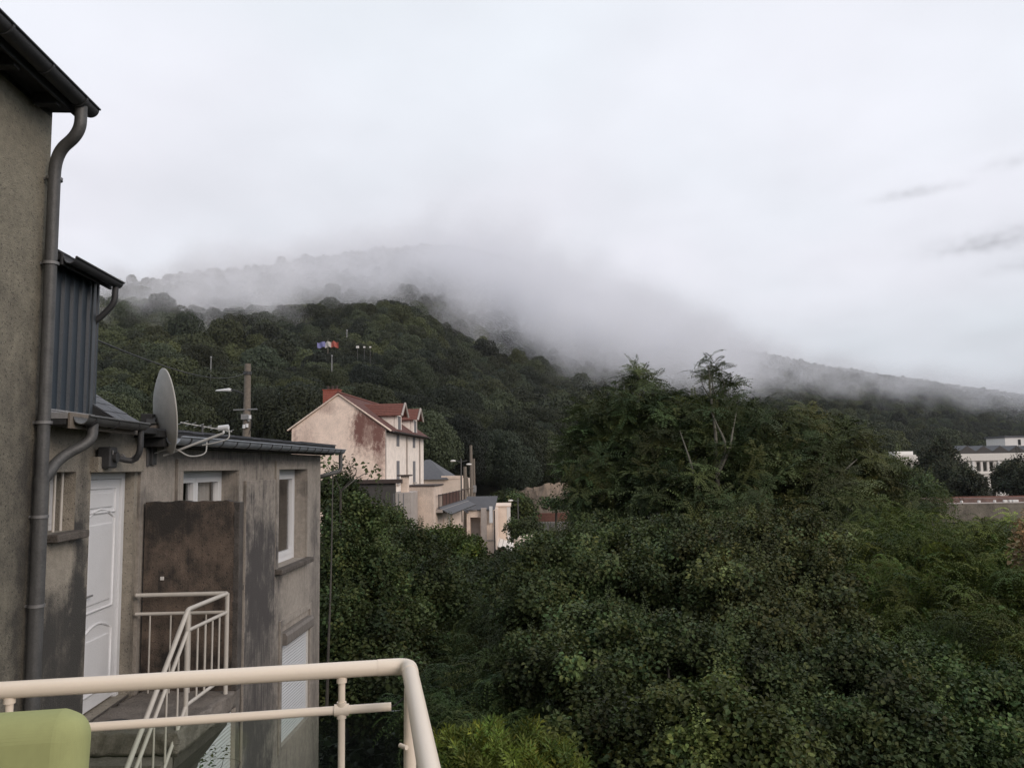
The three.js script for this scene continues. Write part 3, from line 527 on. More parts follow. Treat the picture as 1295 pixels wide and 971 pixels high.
// ------------------------------------------------------------------ satellite dish and aerial on the annex eave
{
  const c = P(209, 520, 8.05), t = thing('satellite_dish', 'grey satellite dish seen from its back on the annex eave', 'satellite dish', [c.x, c.y, c.z]);
  const n = V(0.80, 0.11, -0.58).normalize();
  const q = new THREE.Quaternion().setFromUnitVectors(V(0, 0, 1), n);
  const pts = []; for (let i = 0; i <= 14; i++) { const r = 0.43 * i / 14; pts.push(new THREE.Vector2(r, -0.10 + 0.10 * (r / 0.43) ** 2)); } pts.push(new THREE.Vector2(0.44, 0.004), new THREE.Vector2(0.438, 0.014), new THREE.Vector2(0.425, 0.006)); for (let i = 13; i >= 0; i--) { const r = 0.42 * i / 14; pts.push(new THREE.Vector2(r, -0.09 + 0.095 * (r / 0.43) ** 2)); }
  const g = new THREE.LatheGeometry(pts, 56); g.rotateX(Math.PI / 2); g.scale(0.93, 1.0, 1); g.applyQuaternion(q);
  part('reflector', g, speckled([0.42, 0.41, 0.38], 0.18, 2, 0.6, { bump: 0.0005 }), t);
  const up = V(0, 1, 0).addScaledVector(n, -n.y).normalize(), at = (a, b) => n.clone().multiplyScalar(a).addScaledVector(up, b);
  const foot = at(0.0, -0.43), tip = foot.clone().add(V(0.52, 0.20, -0.06));
  part('arm', tube([foot.clone().add(V(-0.06, -0.02, 0)), tip], 0.013, 8), M.cable, t);
  part('receiver', [tube([tip.clone().add(V(-0.05, 0.05, 0)), tip.clone().add(V(0.05, 0.06, 0))], 0.028, 12), tube([tip, tip.clone().add(V(0.0, 0.05, 0))], 0.012, 8)], M.pvc, t);
  const bk = at(-0.1, -0.12);
  part('mount', [tube([bk, bk.clone().add(V(-0.08, 0.0, 0.02))], 0.07, 10), tube([bk.clone().add(V(-0.07, 0.03, 0.02)), bk.clone().add(V(-0.07, -0.42, 0.02))], 0.024, 10), box(bk.x - 0.13, bk.x - 0.02, bk.y - 0.12, bk.y + 0.1, -bk.z - 0.06, -bk.z + 0.02)], M.darkMetal, t);
  part('cable', [tube(new THREE.CatmullRomCurve3([tip.clone().add(V(0.05, 0.05, 0)), tip.clone().add(V(0.06, -0.05, 0.02)), tip.clone().add(V(-0.04, -0.09, 0.03)), tip.clone().add(V(-0.2, -0.12, 0.03))]).getPoints(14), 0.007, 6), tube(new THREE.CatmullRomCurve3([tip.clone().add(V(-0.16, -0.09, 0.02)), tip.clone().add(V(-0.17, -0.2, 0.04)), foot.clone().add(V(0.22, -0.03, 0.02)), foot.clone().add(V(0.04, 0.05, 0.02)), foot.clone().add(V(-0.25, -0.03, 0.04)), foot.clone().add(V(-0.42, -0.04, 0.05))]).getPoints(26), 0.007, 6)], M.cable, t);

  const b = P(190, 545, 8.05), m = thing('eave_block', 'grey mortar block beside the satellite dish', 'block', [b.x, b.y, b.z]);
  part('block', box(-0.1, 0.1, -0.06, 0.06, -0.12, 0.12, 0.015), M.concrete, m); part('cap', box(-0.12, 0.11, 0.062, 0.08, -0.14, 0.14, 0.006), M.zinc, m);
  part('leg', box(-0.05, 0.05, -0.34, -0.062, -0.05, 0.05, 0.006), M.darkMetal, m);
  const a = P(262, 545, 9.4), w = thing('television_aerial', 'small wire television aerial behind the dish arm', 'aerial', [a.x, a.y - 0.12, a.z]);
  part('boom', tube([[-0.28, 0.22, 0.1], [0.2, 0.12, -0.25]], 0.008, 6), M.cable, w); part('mast', tube([[-0.06, -0.2, 0], [-0.06, 0.2, 0]], 0.013, 8), M.zinc, w);
  for (let i = 0; i < 7; i++) { const u = i / 6, x = lerp(-0.26, 0.18, u), y = lerp(0.215, 0.125, u), z = lerp(0.09, -0.24, u), L = lerp(0.19, 0.1, u); part('element', tube([[x - L * 0.75, y - 0.01, z - L], [x + L * 0.75, y + 0.01, z + L]], 0.004, 5), M.cable, w); }
}

// ------------------------------------------------------------------ the balcony: railing with clear panel, floor, chair
{
  const t = thing('balcony_railing', 'cream painted tubular balcony railing with a clear plastic panel', 'railing');
  const yR = -0.56, at = (px, py, y) => { const d = dirOf(px, py); return d.multiplyScalar(y / d.y); };
  const a = at(-260, 888, yR), b = at(0, 873, yR), c = at(517, 842, yR), d = at(545, 985, yR), dir = c.clone().sub(b).normalize(), back = d.clone().sub(c).normalize();
  const e = c.clone().addScaledVector(back, 2.2);
  part('top_rail', tube([b.clone().addScaledVector(dir, -1.6), c.clone().addScaledVector(dir, -0.085)], 0.0218, 20), M.cream, t);
  part('elbow', tube([c.clone().addScaledVector(dir, -0.088), c, c.clone().addScaledVector(back, 0.088)], 0.0228, 20, false, 0.05), M.cream, t);
  part('side_rail', tube([c.clone().addScaledVector(back, 0.085), e], 0.0218, 20), M.cream, t);
  const low = (p) => p.clone().setY(yR - 0.108), along = (k) => c.clone().addScaledVector(dir, k);
  part('lower_rail', tube([low(b).addScaledVector(dir, -1.6), low(c).addScaledVector(dir, -0.05)], 0.0118, 14), M.cream, t);
  const kOf = (px) => { let lo = -3, hi = 0.2; for (let i = 0; i < 40; i++) { const m = (lo + hi) / 2, v = along(m).clone().applyEuler(new THREE.Euler(0, 0, 0)), q = v.applyQuaternion(camera.quaternion.clone().invert()); if (CX - F * q.x / q.z < px) lo = m; else hi = m; } return lo; };
  for (const px of [432, 12]) {
    const p = along(kOf(px)); p.y = 0; const x = p.x, z = p.z;
    part('post', tube([[x, yR - 0.02, z], [x, -1.55, z]], 0.0098, 12), M.cream, t);
    part('post_collar', tube([[x, yR - 0.018, z], [x, yR - 0.034, z]], 0.0145, 12), M.cream, t);
    part('clamp', [tube([[x - dir.x * 0.02, yR - 0.108, z - dir.z * 0.02], [x + dir.x * 0.02, yR - 0.108, z + dir.z * 0.02]], 0.0165, 12), tube([[x, yR - 0.086, z], [x, yR - 0.13, z]], 0.0135, 12)], M.cream, t);
  }
  const g0 = along(-2.2), g1 = along(kOf(505)), mid = g0.clone().add(g1).multiplyScalar(0.5), len = g0.distanceTo(g1);
  const pane = new THREE.BoxGeometry(len, 0.86, 0.005); pane.rotateY(Math.atan2(-(g1.z - g0.z), g1.x - g0.x)); pane.translate(mid.x, yR - 0.12 - 0.43, mid.z);
  part('clear_panel', pane, new THREE.MeshPhysicalMaterial({ color: new THREE.Color(0.90, 0.94, 0.91), roughness: 0.06, transmission: 1, thickness: 0, ior: 1.5 }), t);
  const w0 = low(c).addScaledVector(dir, -0.055);
  part('tie_wire', tube(new THREE.CatmullRomCurve3([w0, w0.clone().add(V(0.012, 0.002, 0.0)), c.clone().add(V(-0.012, -0.085, 0.0)), c.clone().add(V(0.004, -0.07, 0.01))]).getPoints(10), 0.0022, 6), M.black, t);
  const sp = c.clone().addScaledVector(back, 0.16);
  part('side_post', [tube([[sp.x - 0.004, yR - 0.02, sp.z], [sp.x - 0.012, -1.55, sp.z + 0.0]], 0.0165, 14), tube([[sp.x - 0.03, yR - 0.16, sp.z + 0.01], [sp.x - 0.01, yR - 0.16, sp.z + 0.03]], 0.006, 8)], M.cream, t);

  const f = new THREE.Shape([[-6, -8], [e.x, -8], [e.x + 0, e.z], [c.x, c.z - 0.02], [b.x - 1.6, b.z - 0.02], [-6, b.z]].map(([x, z]) => new THREE.Vector2(x, z)));
  const fl = thing('balcony_floor', 'concrete balcony slab below the railing', 'balcony');
  const x0 = b.x - 1.7, fg = new THREE.BoxGeometry(c.x - x0, 0.16, 3.2); fg.translate((c.x + x0) / 2, -1.64, c.z + 1.6); part('slab', metric(fg), M.concrete, fl);

  // lime green chair back
  const q = P(-6, 940, 1.45), ch = thing('garden_chair', 'lime green fabric garden chair on the balcony by the railing', 'chair', [q.x, 0, q.z], 0.18);
  const fab = new THREE.MeshPhysicalMaterial({ map: (() => { const m = texOf(256, 256, (u, v) => { const w = 0.92 + 0.1 * Math.sin(u * 256 * 1.57) * Math.sin(v * 256 * 1.57) + 0.05 * fbm2(u * 6, v * 6, 4) + 0.06 * (rnd() - 0.5); return [0.36 * w, 0.385 * w, 0.165 * w]; }); m.repeat.set(3, 3); return m; })(), roughness: 0.85, sheen: 0.3, sheenRoughness: 0.6, sheenColor: new THREE.Color(0.4, 0.5, 0.2) });
  const yt = P(60, 900, 1.5).y;
  const cushion = (w, h, d2) => { const g = new RoundedBoxGeometry(w, h, d2, 8, Math.min(d2 * 0.48, 0.055)), p = g.attributes.position; for (let i = 0; i < p.count; i++) { const x = p.getX(i), y = p.getY(i), z = p.getZ(i), bul = (1 - (2 * x / w) ** 2) * (1 - (2 * y / h) ** 2); p.setZ(i, z + Math.sign(z) * 0.018 * bul + 0.004 * n3(x * 9, y * 9, z * 5)); p.setY(i, y + (y > 0 ? 0.012 * (1 - (2 * x / w) ** 2) : 0) + 0.003 * n2(x * 14, z * 9)); } g.computeVertexNormals(); return g; };
  const bk = part('backrest', cushion(0.52, 0.74, 0.1), fab, ch); bk.position.set(-0.12, yt - 0.37, 0); bk.rotation.set(-0.12, 0, 0.0);
  const seat = part('seat', cushion(0.52, 0.1, 0.5), fab, ch); seat.position.set(-0.12, -1.12, 0.28);
  for (const [x, z] of [[-0.36, -0.02], [0.12, -0.02], [-0.36, 0.5], [0.12, 0.5]]) part('leg', tube([[x, -1.55, z], [x, -1.14, z]], 0.014, 8), M.pvc, ch);
}

// ------------------------------------------------------------------ houses down the street, beyond the annex
const FAR = {
  pink: null, roofTile: [0, 1].map((i) => speckled([0.105 + 0.03 * i, 0.04 + 0.008 * i, 0.03 + 0.004 * i], 0.5, 0.6, 0.85)), brick: speckled([0.30, 0.085, 0.058], 0.5, 0.9, 0.9), cream: null, timber: speckled([0.06, 0.055, 0.052], 0.4, 0.5, 0.8),
  shutter: speckled([0.17, 0.17, 0.18], 0.2, 0.5, 0.7), slate: speckled([0.085, 0.087, 0.095], 0.3, 0.4, 0.75), wall: speckled([0.72, 0.59, 0.49], 0.22, 0.16, 0.95), wall2: speckled([0.74, 0.62, 0.52], 0.16, 0.16, 0.95), wallGrey: speckled([0.38, 0.34, 0.31], 0.25, 0.16, 0.95), white: speckled([0.68, 0.66, 0.63], 0.1, 0.3, 0.8), rust: speckled([0.16, 0.075, 0.055], 0.5, 0.5, 0.9), iron: speckled([0.05, 0.035, 0.03], 0.4, 0.8, 0.8),
};
// tiled slope: overlapping courses from the eave (x0, y0) up to (x1, y1), s0..s1
function courses(x0, y0, x1, y1, s0, s1, n) {
  const out = [], L = Math.hypot(x1 - x0, y1 - y0), a = Math.atan2(y1 - y0, x1 - x0);
  for (let i = 0; i < n; i++) { const u = (i + 0.5) / n, g = new THREE.BoxGeometry(L / n * 1.12, 0.05, s1 - s0); g.rotateZ(a - 0.05 * Math.sign(Math.cos(a))); g.translate(lerp(x0, x1, u), lerp(y0, y1, u), -(s0 + s1) / 2); out.push(metric(g)); }
  return merge(out);
}
{
  const f = frameOf(P(487, 560, 62).x, 62, 4.5), t = thing('gabled_house', 'tall pink beige gabled house with red dormers and a brick chimney', 'house', f.pos, f.turn);
  const e = 3.12, pk = 5.75, W = 7.45, L = 15.6, b = -9;
  const gmat = render({ s0: -9, y0: -5, w: 12, h: 12, px: 900, base: [0.84, 0.68, 0.57], dirt: [0.19, 0.095, 0.078], blotch: 0.20, streak: 0.55, pits: 0, seed: 61, stains: [[-1.4, 2.9, 1.5, 2.0, 0.8], [-0.4, 1.8, 0.6, 3.0, 0.6], [-2.1, 3.2, 0.45, 1.7, 0.5], [-0.9, 4.0, 1.2, 0.7, 0.35], [-6.3, 2.2, 1.0, 1.6, 0.28], [-7.2, 1.0, 0.25, 2.4, 0.5], [-4.6, 4.7, 0.9, 0.5, 0.4], [-2.6, -0.6, 1.4, 0.9, 0.25]] });
  part('gable_wall', gable([[-W, b], [0, b], [0, e], [-W / 2, pk], [-W, e]], 0.35, 0), gmat, t);
  const fm = render({ s0: -1, y0: -6, w: 18, h: 12, px: 500, base: [0.86, 0.78, 0.70], dirt: [0.32, 0.25, 0.2], blotch: 0.16, streak: 0.35, pits: 0, seed: 77 });
  const wins = [4.4, 11.0];
  part('front_wall', wallSlab(0.352, L, b, e, wins.flatMap((s) => [[s - 0.5, s + 0.5, -1.35, 0.55], [s - 0.5, s + 0.5, 1.75, e - 0.02]]), 0, 0.35), fm, t);
  part('rear_wall', [box(-W, -W + 0.3, b, e, 0.352, L, 0), box(-W + 0.3, -0.352, b, e, L - 0.3, L - 0.002, 0)], fm, t);
  part('corner_edge', box(0.002, 0.05, b, e - 0.1, 0.02, 0.2), FAR.wallGrey, t);
  for (const s of [7.7, 13.4]) part('rainwater_pipe', tube([[0.08, -6, -s], [0.08, e, -s]], 0.06, 8), FAR.wallGrey, t);
  const roof = part('roof', [courses(0.55, e - 0.32, -W / 2, pk + 0.12, -0.12, L + 0.2, 16), courses(-W - 0.35, e - 0.12, -W / 2, pk + 0.12, -0.12, L + 0.2, 14)], FAR.roofTile[0], t);
  part('ridge', tube([[-W / 2, pk + 0.16, 0.12], [-W / 2, pk + 0.16, -L - 0.2]], 0.12, 8), FAR.roofTile[1], roof);
  part('verge_board', [sweep([V(0.5, e - 0.3, 0.1), V(-W / 2, pk + 0.06, 0.1)], [0.07, 0.07], 4), sweep([V(-W - 0.3, e - 0.1, 0.1), V(-W / 2, pk + 0.06, 0.1)], [0.07, 0.07], 4)], FAR.wall, roof);
  for (let s = 0.3; s < L; s += 0.8) part('rafter_end', box(0.01, 0.55, e - 0.42, e - 0.22, s, s + 0.14, 0.01), FAR.timber, roof);
  part('gutter', gutterGeo(0.66, e - 0.3, 0.09, 0, L), FAR.timber, roof);
  for (const s of wins) {
    const d = new THREE.Group(); d.name = 'dormer'; t.add(d);
    part('dormer_front', gable([[-0.9, 0], [0.9, 0], [0.9, 1.35], [0, 2.15], [-0.9, 1.35]], 0.2, 0).rotateY(Math.PI / 2).translate(0.12, e - 0.1, -s), fm, d);
    part('dormer_cheek', [gable([[-1.75, 1.38], [0.0, 0], [0.0, 1.35]], 0.12, s - 0.9).translate(-0.12, e - 0.1, 0), gable([[-1.75, 1.38], [0.0, 0], [0.0, 1.35]], 0.12, s + 0.78).translate(-0.12, e - 0.1, 0)], fm, d);
    for (const q of [-1, 1]) { // two tiled slopes over the dormer
      const n = 7, list = []; for (let i = 0; i < n; i++) { const u = (i + 0.5) / n, g = new THREE.BoxGeometry(4.1, 0.05, 1.55 / n * 1.15); g.rotateX(q * (Math.atan2(1.0, 1.2) - 0.05)); g.translate(-1.45, e - 0.1 + lerp(1.22, 2.27, u), -s + q * lerp(1.2, 0, u)); list.push(metric(g)); }
      part('dormer_roof', merge(list), FAR.roofTile[1], d);
      part('barge_board', sweep([V(0.62, e + 1.08, -s + q * 1.25), V(0.62, e + 2.2, -s)], [0.1, 0.1], 4), FAR.wallGrey, d);
    }
    part('dormer_window', [box(0.11, 0.16, e + 0.0, e + 1.1, s - 0.45, s + 0.45)], FAR.shutter, d);
    part('shutter', [box(-0.1, 0.04, -1.35, 0.55, s - 0.49, s + 0.49)], FAR.shutter, t);
    part('upper_shutter', [box(-0.1, 0.03, 1.75, e - 0.05, s - 0.49, s + 0.49)], FAR.shutter, t);
    part('window_sill', box(-0.05, 0.16, -1.45, -1.352, s - 0.6, s + 0.6), FAR.wallGrey, t);
  }
  // brick chimney, laid in courses, with two pots
  const ch = new THREE.Group(); ch.name = 'chimney'; t.add(ch);
  for (let i = 0; i < 11; i++) part('brick_course', box(-5.0 - 0.012 * (i % 2), -3.75 + 0.012 * (i % 2), 4.55 + i * 0.145, 4.55 + i * 0.145 + 0.132, 0.1, 0.85, 0.008), FAR.brick, ch);
  part('mortar_core', box(-4.985, -3.765, 4.3, 6.13, 0.115, 0.835, 0), FAR.wallGrey, ch);
  part('chimney_cap', box(-5.06, -3.69, 6.135, 6.2, 0.05, 0.9, 0.01), FAR.brick, ch);
  for (const x of [-4.7, -4.35, -4.0]) part('chimney_pot', tube([[x, 6.19, -0.47], [x, 6.5, -0.47]], 0.11, 10), FAR.iron, ch);
}
{ // long low house with terrace railing, and the blind blocks at its near end
  const f = frameOf(P(549, 640, 54).x, 54, 4.5), t = thing('terrace_house', 'beige house with a roof terrace, iron railing and grey eave below the gabled house', 'house', f.pos, f.turn);
  const L = 12.7;
  part('front_wall', wallSlab(0.0, L, -10, -3.05, [[0.8, 2.0, -5.6, -3.7], [3.0, 4.1, -5.6, -3.7], [6.0, 7.6, -5.6, -3.7]], 0, 0.3), FAR.wall, t);
  for (const [a, b2] of [[0.8, 2.0], [3.0, 4.1], [6.0, 7.6]]) { const w = casement(t, a, b2, -5.6, -3.7, -0.12, 2, FAR.white, 0.08); part('inner_wall', box(-1.6, -1.55, -6, -3.1, a - 0.6, b2 + 0.6, 0), M.room, w); }
  part('party_wall', [box(-6, -0.302, -10, -3.05, L - 0.3, L, 0), box(-6, -0.302, -10, -3.05, 0.02, 0.3, 0)], FAR.wall, t);
  part('terrace_slab', box(-6, 0.6, -3.04, -2.82, -0.3, L + 0.2, 0.01), FAR.wallGrey, t);
  part('eave', (() => { return courses(1.15, -3.16, 0.35, -2.73, -0.2, L + 0.2, 5); })(), FAR.slate, t);
  part('eave_gutter', gutterGeo(1.16, -3.12, 0.08, -0.3, L), M.zinc, t);
  const rail = new THREE.Group(); rail.name = 'terrace_railing'; t.add(rail);
  part('hand_rail', tube([[0.3, -1.9, 0.1], [0.3, -1.9, -L]], 0.035, 6), FAR.iron, rail); part('foot_rail', tube([[0.3, -2.7, 0.1], [0.3, -2.7, -L]], 0.03, 6), FAR.iron, rail);
  for (let s = 0.1; s < L; s += 1.55) part('rail_post', tube([[0.3, -2.82, -s], [0.3, -1.85, -s]], 0.04, 6), FAR.iron, rail);
  for (let s = 0.2; s < L; s += 0.31) part('baluster', tube([[0.3, -2.7, -s], [0.3, -1.9, -s]], 0.012, 5), FAR.iron, rail);
  part('terrace_screen', box(-0.2, -0.12, -2.81, -2.0, 0.2, L, 0), FAR.rust, t);

  const a = P(513, 640, 53), b = P(548.5, 640, 53), tw = thing('blind_tower', 'pale beige blind walled block with grey streaks beside the iron railed terrace', 'building', [b.x, 0, b.z], -0.08);
  const wid = b.x - a.x, bm = render({ s0: -3, y0: -8, w: 6, h: 8, px: 400, base: [0.66, 0.54, 0.45], dirt: [0.3, 0.24, 0.2], blotch: 0.2, streak: 0.7, pits: 0, seed: 91, stains: [[-1, -1.5, 1.5, 0.5, 0.35]] });
  part('wall', box(-wid, 0, -9.5, -1.28, 0, 3.4, 0.02), bm, tw); part('coping', box(-wid - 0.06, 0.08, -1.278, -1.18, -0.06, 3.46, 0.01), FAR.iron, tw);
  const c = P(496, 650, 50), d = P(514, 650, 50), lw = thing('grey_outbuilding', 'weathered grey white outbuilding with a slim chimney beside the blind block', 'building', [d.x, 0, d.z], -0.02);
  part('wall', box(-(d.x - c.x), 0.3, -9.5, -1.55, 0, 3, 0.02), FAR.wallGrey, lw); part('board_strip', [0, 1, 2].map((i) => box(-0.8 + i * 0.3, -0.76 + i * 0.3, -6, -1.6, -0.03, -0.002, 0)), FAR.shutter, lw);
  part('chimney', box(-0.42, 0.02, -1.548, -0.55, 0.4, 1.0, 0.01), FAR.wall, lw); part('chimney_cap', box(-0.62, 0.22, -0.548, -0.46, 0.25, 1.15, 0.01), FAR.iron, lw);
  part('window_frame', box(-0.2, 0.1, -5.4, -4.2, -0.05, -0.01), FAR.timber, lw);

  // garden wall with a dark coping under the gable
  const w0 = P(400, 612, 48), w1 = P(500, 606, 50), gw = thing('garden_wall', 'dark brown fenced wall top below the pink gable', 'wall', [w1.x, 0, w1.z], 0.03);
  part('wall', box(-(w1.x - w0.x), 0, -9, w1.y - 0.25, 0, 0.3, 0.01), FAR.timber, gw); part('coping', box(-(w1.x - w0.x), 0.4, w1.y - 0.245, w1.y, -0.2, 0.5, 0.01), FAR.iron, gw);
}
{ // hip-roofed house behind, poles, lamps, lower houses
  const p = P(540, 604, 84), q = P(584, 604, 84), t = thing('hip_roofed_house', 'cream house with a grey slate hip roof behind the terrace', 'house', [p.x, 0, p.z], -0.08);
  const w = q.x - p.x, top = P(560, 606, 84).y;
  part('wall', box(-2.2, w, -9, top, 0, 7, 0.01), FAR.wall2, t); part('parapet', box(1.5, w + 0.1, top + 0.002, top + 0.35, -0.05, 0.4, 0.01), FAR.wall, t);
  const hip = new THREE.BufferGeometry(), A = [-2.6, top, 0.4], B = [2.3, top, 0.4], C = [2.3, top, -7.4], D = [-2.6, top, -7.4], R = [-0.8, top + 2.1, -3.5], R2 = [-0.3, top + 2.1, -3.5];
  hip.setAttribute('position', new THREE.Float32BufferAttribute([A, B, R2, A, R2, R, B, C, R2, C, D, R, C, R, R2, D, A, R].flat(), 3)); hip.computeVertexNormals(); part('roof', metric(hip), FAR.slate, t);

  const pole = (px, py0, py1, D, r, name, label, extra) => { const a = P(px, py0, D), g = thing(name, label, 'pole', [a.x, 0, a.z]); const y = P(px, py1, D).y; part('shaft', sweep([V(0, y, 0), V(0, a.y, 0)], [r * 1.25, r * 0.8], 10), M.wood, g); extra?.(g, a.y); return g; };
  pole(313, 460, 640, 30, 0.14, 'utility_pole', 'weathered wooden utility pole with a crossbar and a white street lamp head', (g, y) => {
    part('crossbar', tube([[-0.48, y - 1.76, 0.1], [0.42, y - 1.74, 0.1]], 0.03, 8), M.bracket, g);
    part('junction', [box(-0.16, 0.1, y - 2.12, y - 1.92, -0.2, -0.12), tube([[0.12, y - 2.2, 0.14], [0.12, y - 1.98, 0.14]], 0.05, 8)], M.zincPale, g);
    for (const [dx, dy] of [[0.16, -2.1], [0.06, -2.42], [-0.05, -2.45]]) part('insulator', tube([[dx, y + dy, 0.16], [dx, y + dy + 0.14, 0.16]], 0.055, 10), M.pvc, g);
    part('top_band', tube([[0, y - 0.42, 0], [0, y - 0.3, 0]], 0.155, 10), M.darkMetal, g);
    part('lamp_arm', tube([[-0.05, y - 1.2, 0.05], [-0.3, y - 1.05, 0.1], [-0.62, y - 0.98, 0.1]], 0.02, 8, false, 0.1), M.darkMetal, g);
    const h = part('lamp_head', (() => { const s = new RoundedBoxGeometry(0.56, 0.14, 0.26, 3, 0.06), q2 = s.attributes.position; for (let i = 0; i < q2.count; i++) { const x = q2.getX(i); q2.setY(i, q2.getY(i) * lerp(0.45, 1, smooth(x, -0.28, 0.2)) - (x < 0 ? -x * 0.1 : 0)); } s.computeVertexNormals(); s.translate(-0.86, y - 1.0, 0.1); return s; })(), M.pvc, g);
    part('drop_cable', tube(new THREE.CatmullRomCurve3([V(0.15, y - 2.0, 0.1), V(0.22, y - 2.3, 0.1), V(0.1, y - 2.7, 0.08)]).getPoints(10), 0.014, 5), M.black, g);
  });
  pole(595.5, 563, 690, 80, 0.17, 'telegraph_pole', 'tall wooden telegraph pole behind the terrace house');
  pole(588, 590, 690, 79, 0.2, 'telegraph_pole', 'shorter wooden pole close to the tall telegraph pole', (g, y) => { part('stay', sweep([V(0.2, y - 1, 0), V(0.7, y - 8, 0)], [0.1, 0.14], 8), M.wood, g); part('crossbar', tube([[-0.4, y - 2.2, 0.15], [0.9, y - 2.1, 0.15]], 0.06, 6), M.wood, g); });
  pole(599, 580, 690, 82, 0.16, 'telegraph_pole', 'leaning wooden pole with a small box behind the terrace', (g, y) => part('box', box(-0.2, 0.25, y - 3.4, y - 2.7, -0.3, -0.15), M.zincPale, g));
  const lamp = (px, py, D, foot, label, double) => { const a = P(px, py, D), g = thing('street_lamp', label, 'street lamp', [a.x, 0, a.z], 0, 'street lamps along the road'); const y0 = P(px, foot, D).y; part('column', sweep([V(0, y0, 0), V(0, a.y + 0.35, 0)], [0.09, 0.05], 8), M.zinc, g);
    for (const s of double ? [-1, 1] : [-1]) { part('arm', tube([[0, a.y, 0], [s * 0.6, a.y + 0.12, 0]], 0.03, 6), M.zinc, g); part('head', (() => { const q3 = new THREE.SphereGeometry(0.27, 14, 8); q3.scale(1, 0.36, 0.6); q3.translate(s * 0.75, a.y + 0.1 - (s > 0 ? 0.35 : 0), 0); return q3; })(), FAR.white, g); } };
  lamp(583, 584, 76, 660, 'grey double headed street lamp between the wooden poles', true);
  lamp(655, 634, 84, 690, 'short street lamp with a round white head beside the cream house');
  // lower houses
  const house = (name, label, px0, px1, pyTop, pyBot, D, depth, turn, mat, more) => { const a = P(px0, pyTop, D), b = P(px1, pyTop, D), g = thing(name, label, 'house', [a.x, 0, a.z], turn); const W = b.x - a.x, y1 = a.y, y0 = P(px0, pyBot, D).y - 2; more(g, W, y1, y0); return g; };
  house('lean_to_house', 'small beige house with a recessed loggia and grey slate roof', 590, 624, 646, 700, 74, 6, -0.06, FAR.wall, (g, W, y1, y0) => {
    part('wall', wallShape(W, y0, y1, [[0.3, 1.25, y1 - 2.5, y1 - 0.6]], 0.3, g), FAR.wall, g);
    part('loggia_back', box(0.2, 1.4, y1 - 2.6, y1 - 0.5, 0.9, 0.95, 0), FAR.wallGrey, g);
    part('side_wall', [box(0, 0.3, y0, y1, 0.302, 6, 0), box(W - 0.3, W, y0, y1, 0.302, 6, 0)], FAR.wall, g);
    part('pillar', box(1.35, 1.85, y0, y1 + 0.25, -0.35, -0.002, 0.01), FAR.wallGrey, g); part('string_course', box(0, W, y1 - 2.75, y1 - 2.62, -0.06, -0.004), FAR.wallGrey, g);
    part('roof', (() => { const q4 = courses(-1.8, -0.54, 1.8, 0.54, -(W + 0.5) / 2, (W + 0.5) / 2, 12); q4.rotateY(Math.PI / 2); q4.translate(W / 2 - 0.1, y1 + 0.62, -1.6); return q4; })(), FAR.slate, g);
    part('porch_roof', (() => { const q4 = new THREE.BoxGeometry(1.4, 0.1, 1.6); q4.rotateZ(-0.55); q4.translate(-0.4, y1 + 0.2, -0.4); return metric(q4); })(), FAR.slate, g);
    part('skylight', box(W - 0.35, W - 0.05, y1 - 1.1, y1 + 0.4, -0.3, -0.22), M.pvc, g); part('drain_pipe', tube([[W + 0.1, y0, 0.1], [W + 0.1, y1, 0.1]], 0.06, 8), FAR.iron, g);
  });
  house('cream_house', 'bright cream wall house with dark door shutters above a white canopy', 622, 645, 641, 700, 80, 6, 0.0, FAR.wall2, (g, W, y1, y0) => {
    part('wall', wallShape(W, y0, y1, [[0.12, 0.62, y1 - 2.8, y1 - 0.6]], 0.3, g), FAR.wall2, g); part('side_wall', [box(W - 0.3, W, y0, y1, 0.302, 6, 0), box(0, 0.3, y0, y1, 0.302, 6, 0)], FAR.wall2, g);
    part('door_shutter', box(0.1, 0.64, y1 - 2.8, y1 - 0.58, -0.05, 0.05), FAR.timber, g); part('corner_quoin', box(W - 0.32, W + 0.03, y0, y1, -0.03, -0.002), FAR.white, g);
    part('coping', box(-0.1, W + 0.1, y1 + 0.002, y1 + 0.12, -0.08, 6.1), FAR.wall, g);
    const cn = new THREE.Group(); cn.name = 'canopy'; g.add(cn);
    for (let i = 0; i < 6; i++) { const q5 = new THREE.BoxGeometry(0.36, 0.06, 2.2); q5.rotateX(0.28); const m = part('canopy_sheet', metric(q5), FAR.white, cn); m.position.set(0.1 + i * 0.38, y1 - 3.2 - i * 0.12, 1.1); m.rotation.z = -0.28; }
    for (const x of [0.1, 2.1]) part('canopy_post', tube([[x, y0, 2], [x, y1 - 3.6, 2]], 0.05, 6), FAR.white, cn);
    part('store_box', box(0.2, 1.9, y0, y1 - 4.0, -1.6, -0.3), FAR.wallGrey, g);
  });
  { const a = P(652, 694, 68), b = P(682, 694, 68), g = thing('tarpaulin', 'pale cream tarpaulin heap under the bushes', 'tarpaulin', [(a.x + b.x) / 2, a.y, a.z]); const s = new THREE.SphereGeometry(1, 24, 14, 0, 6.283, 0, 1.6), q = s.attributes.position; for (let i = 0; i < q.count; i++) { const x = q.getX(i), y = q.getY(i), z = q.getZ(i), k = 1 + 0.25 * n3(x * 2, y * 2, z * 2); q.setXYZ(i, x * k * 1.1, y * k * 1.1, z * k); } s.computeVertexNormals(); part('sheet', s, FAR.wall2, g); }
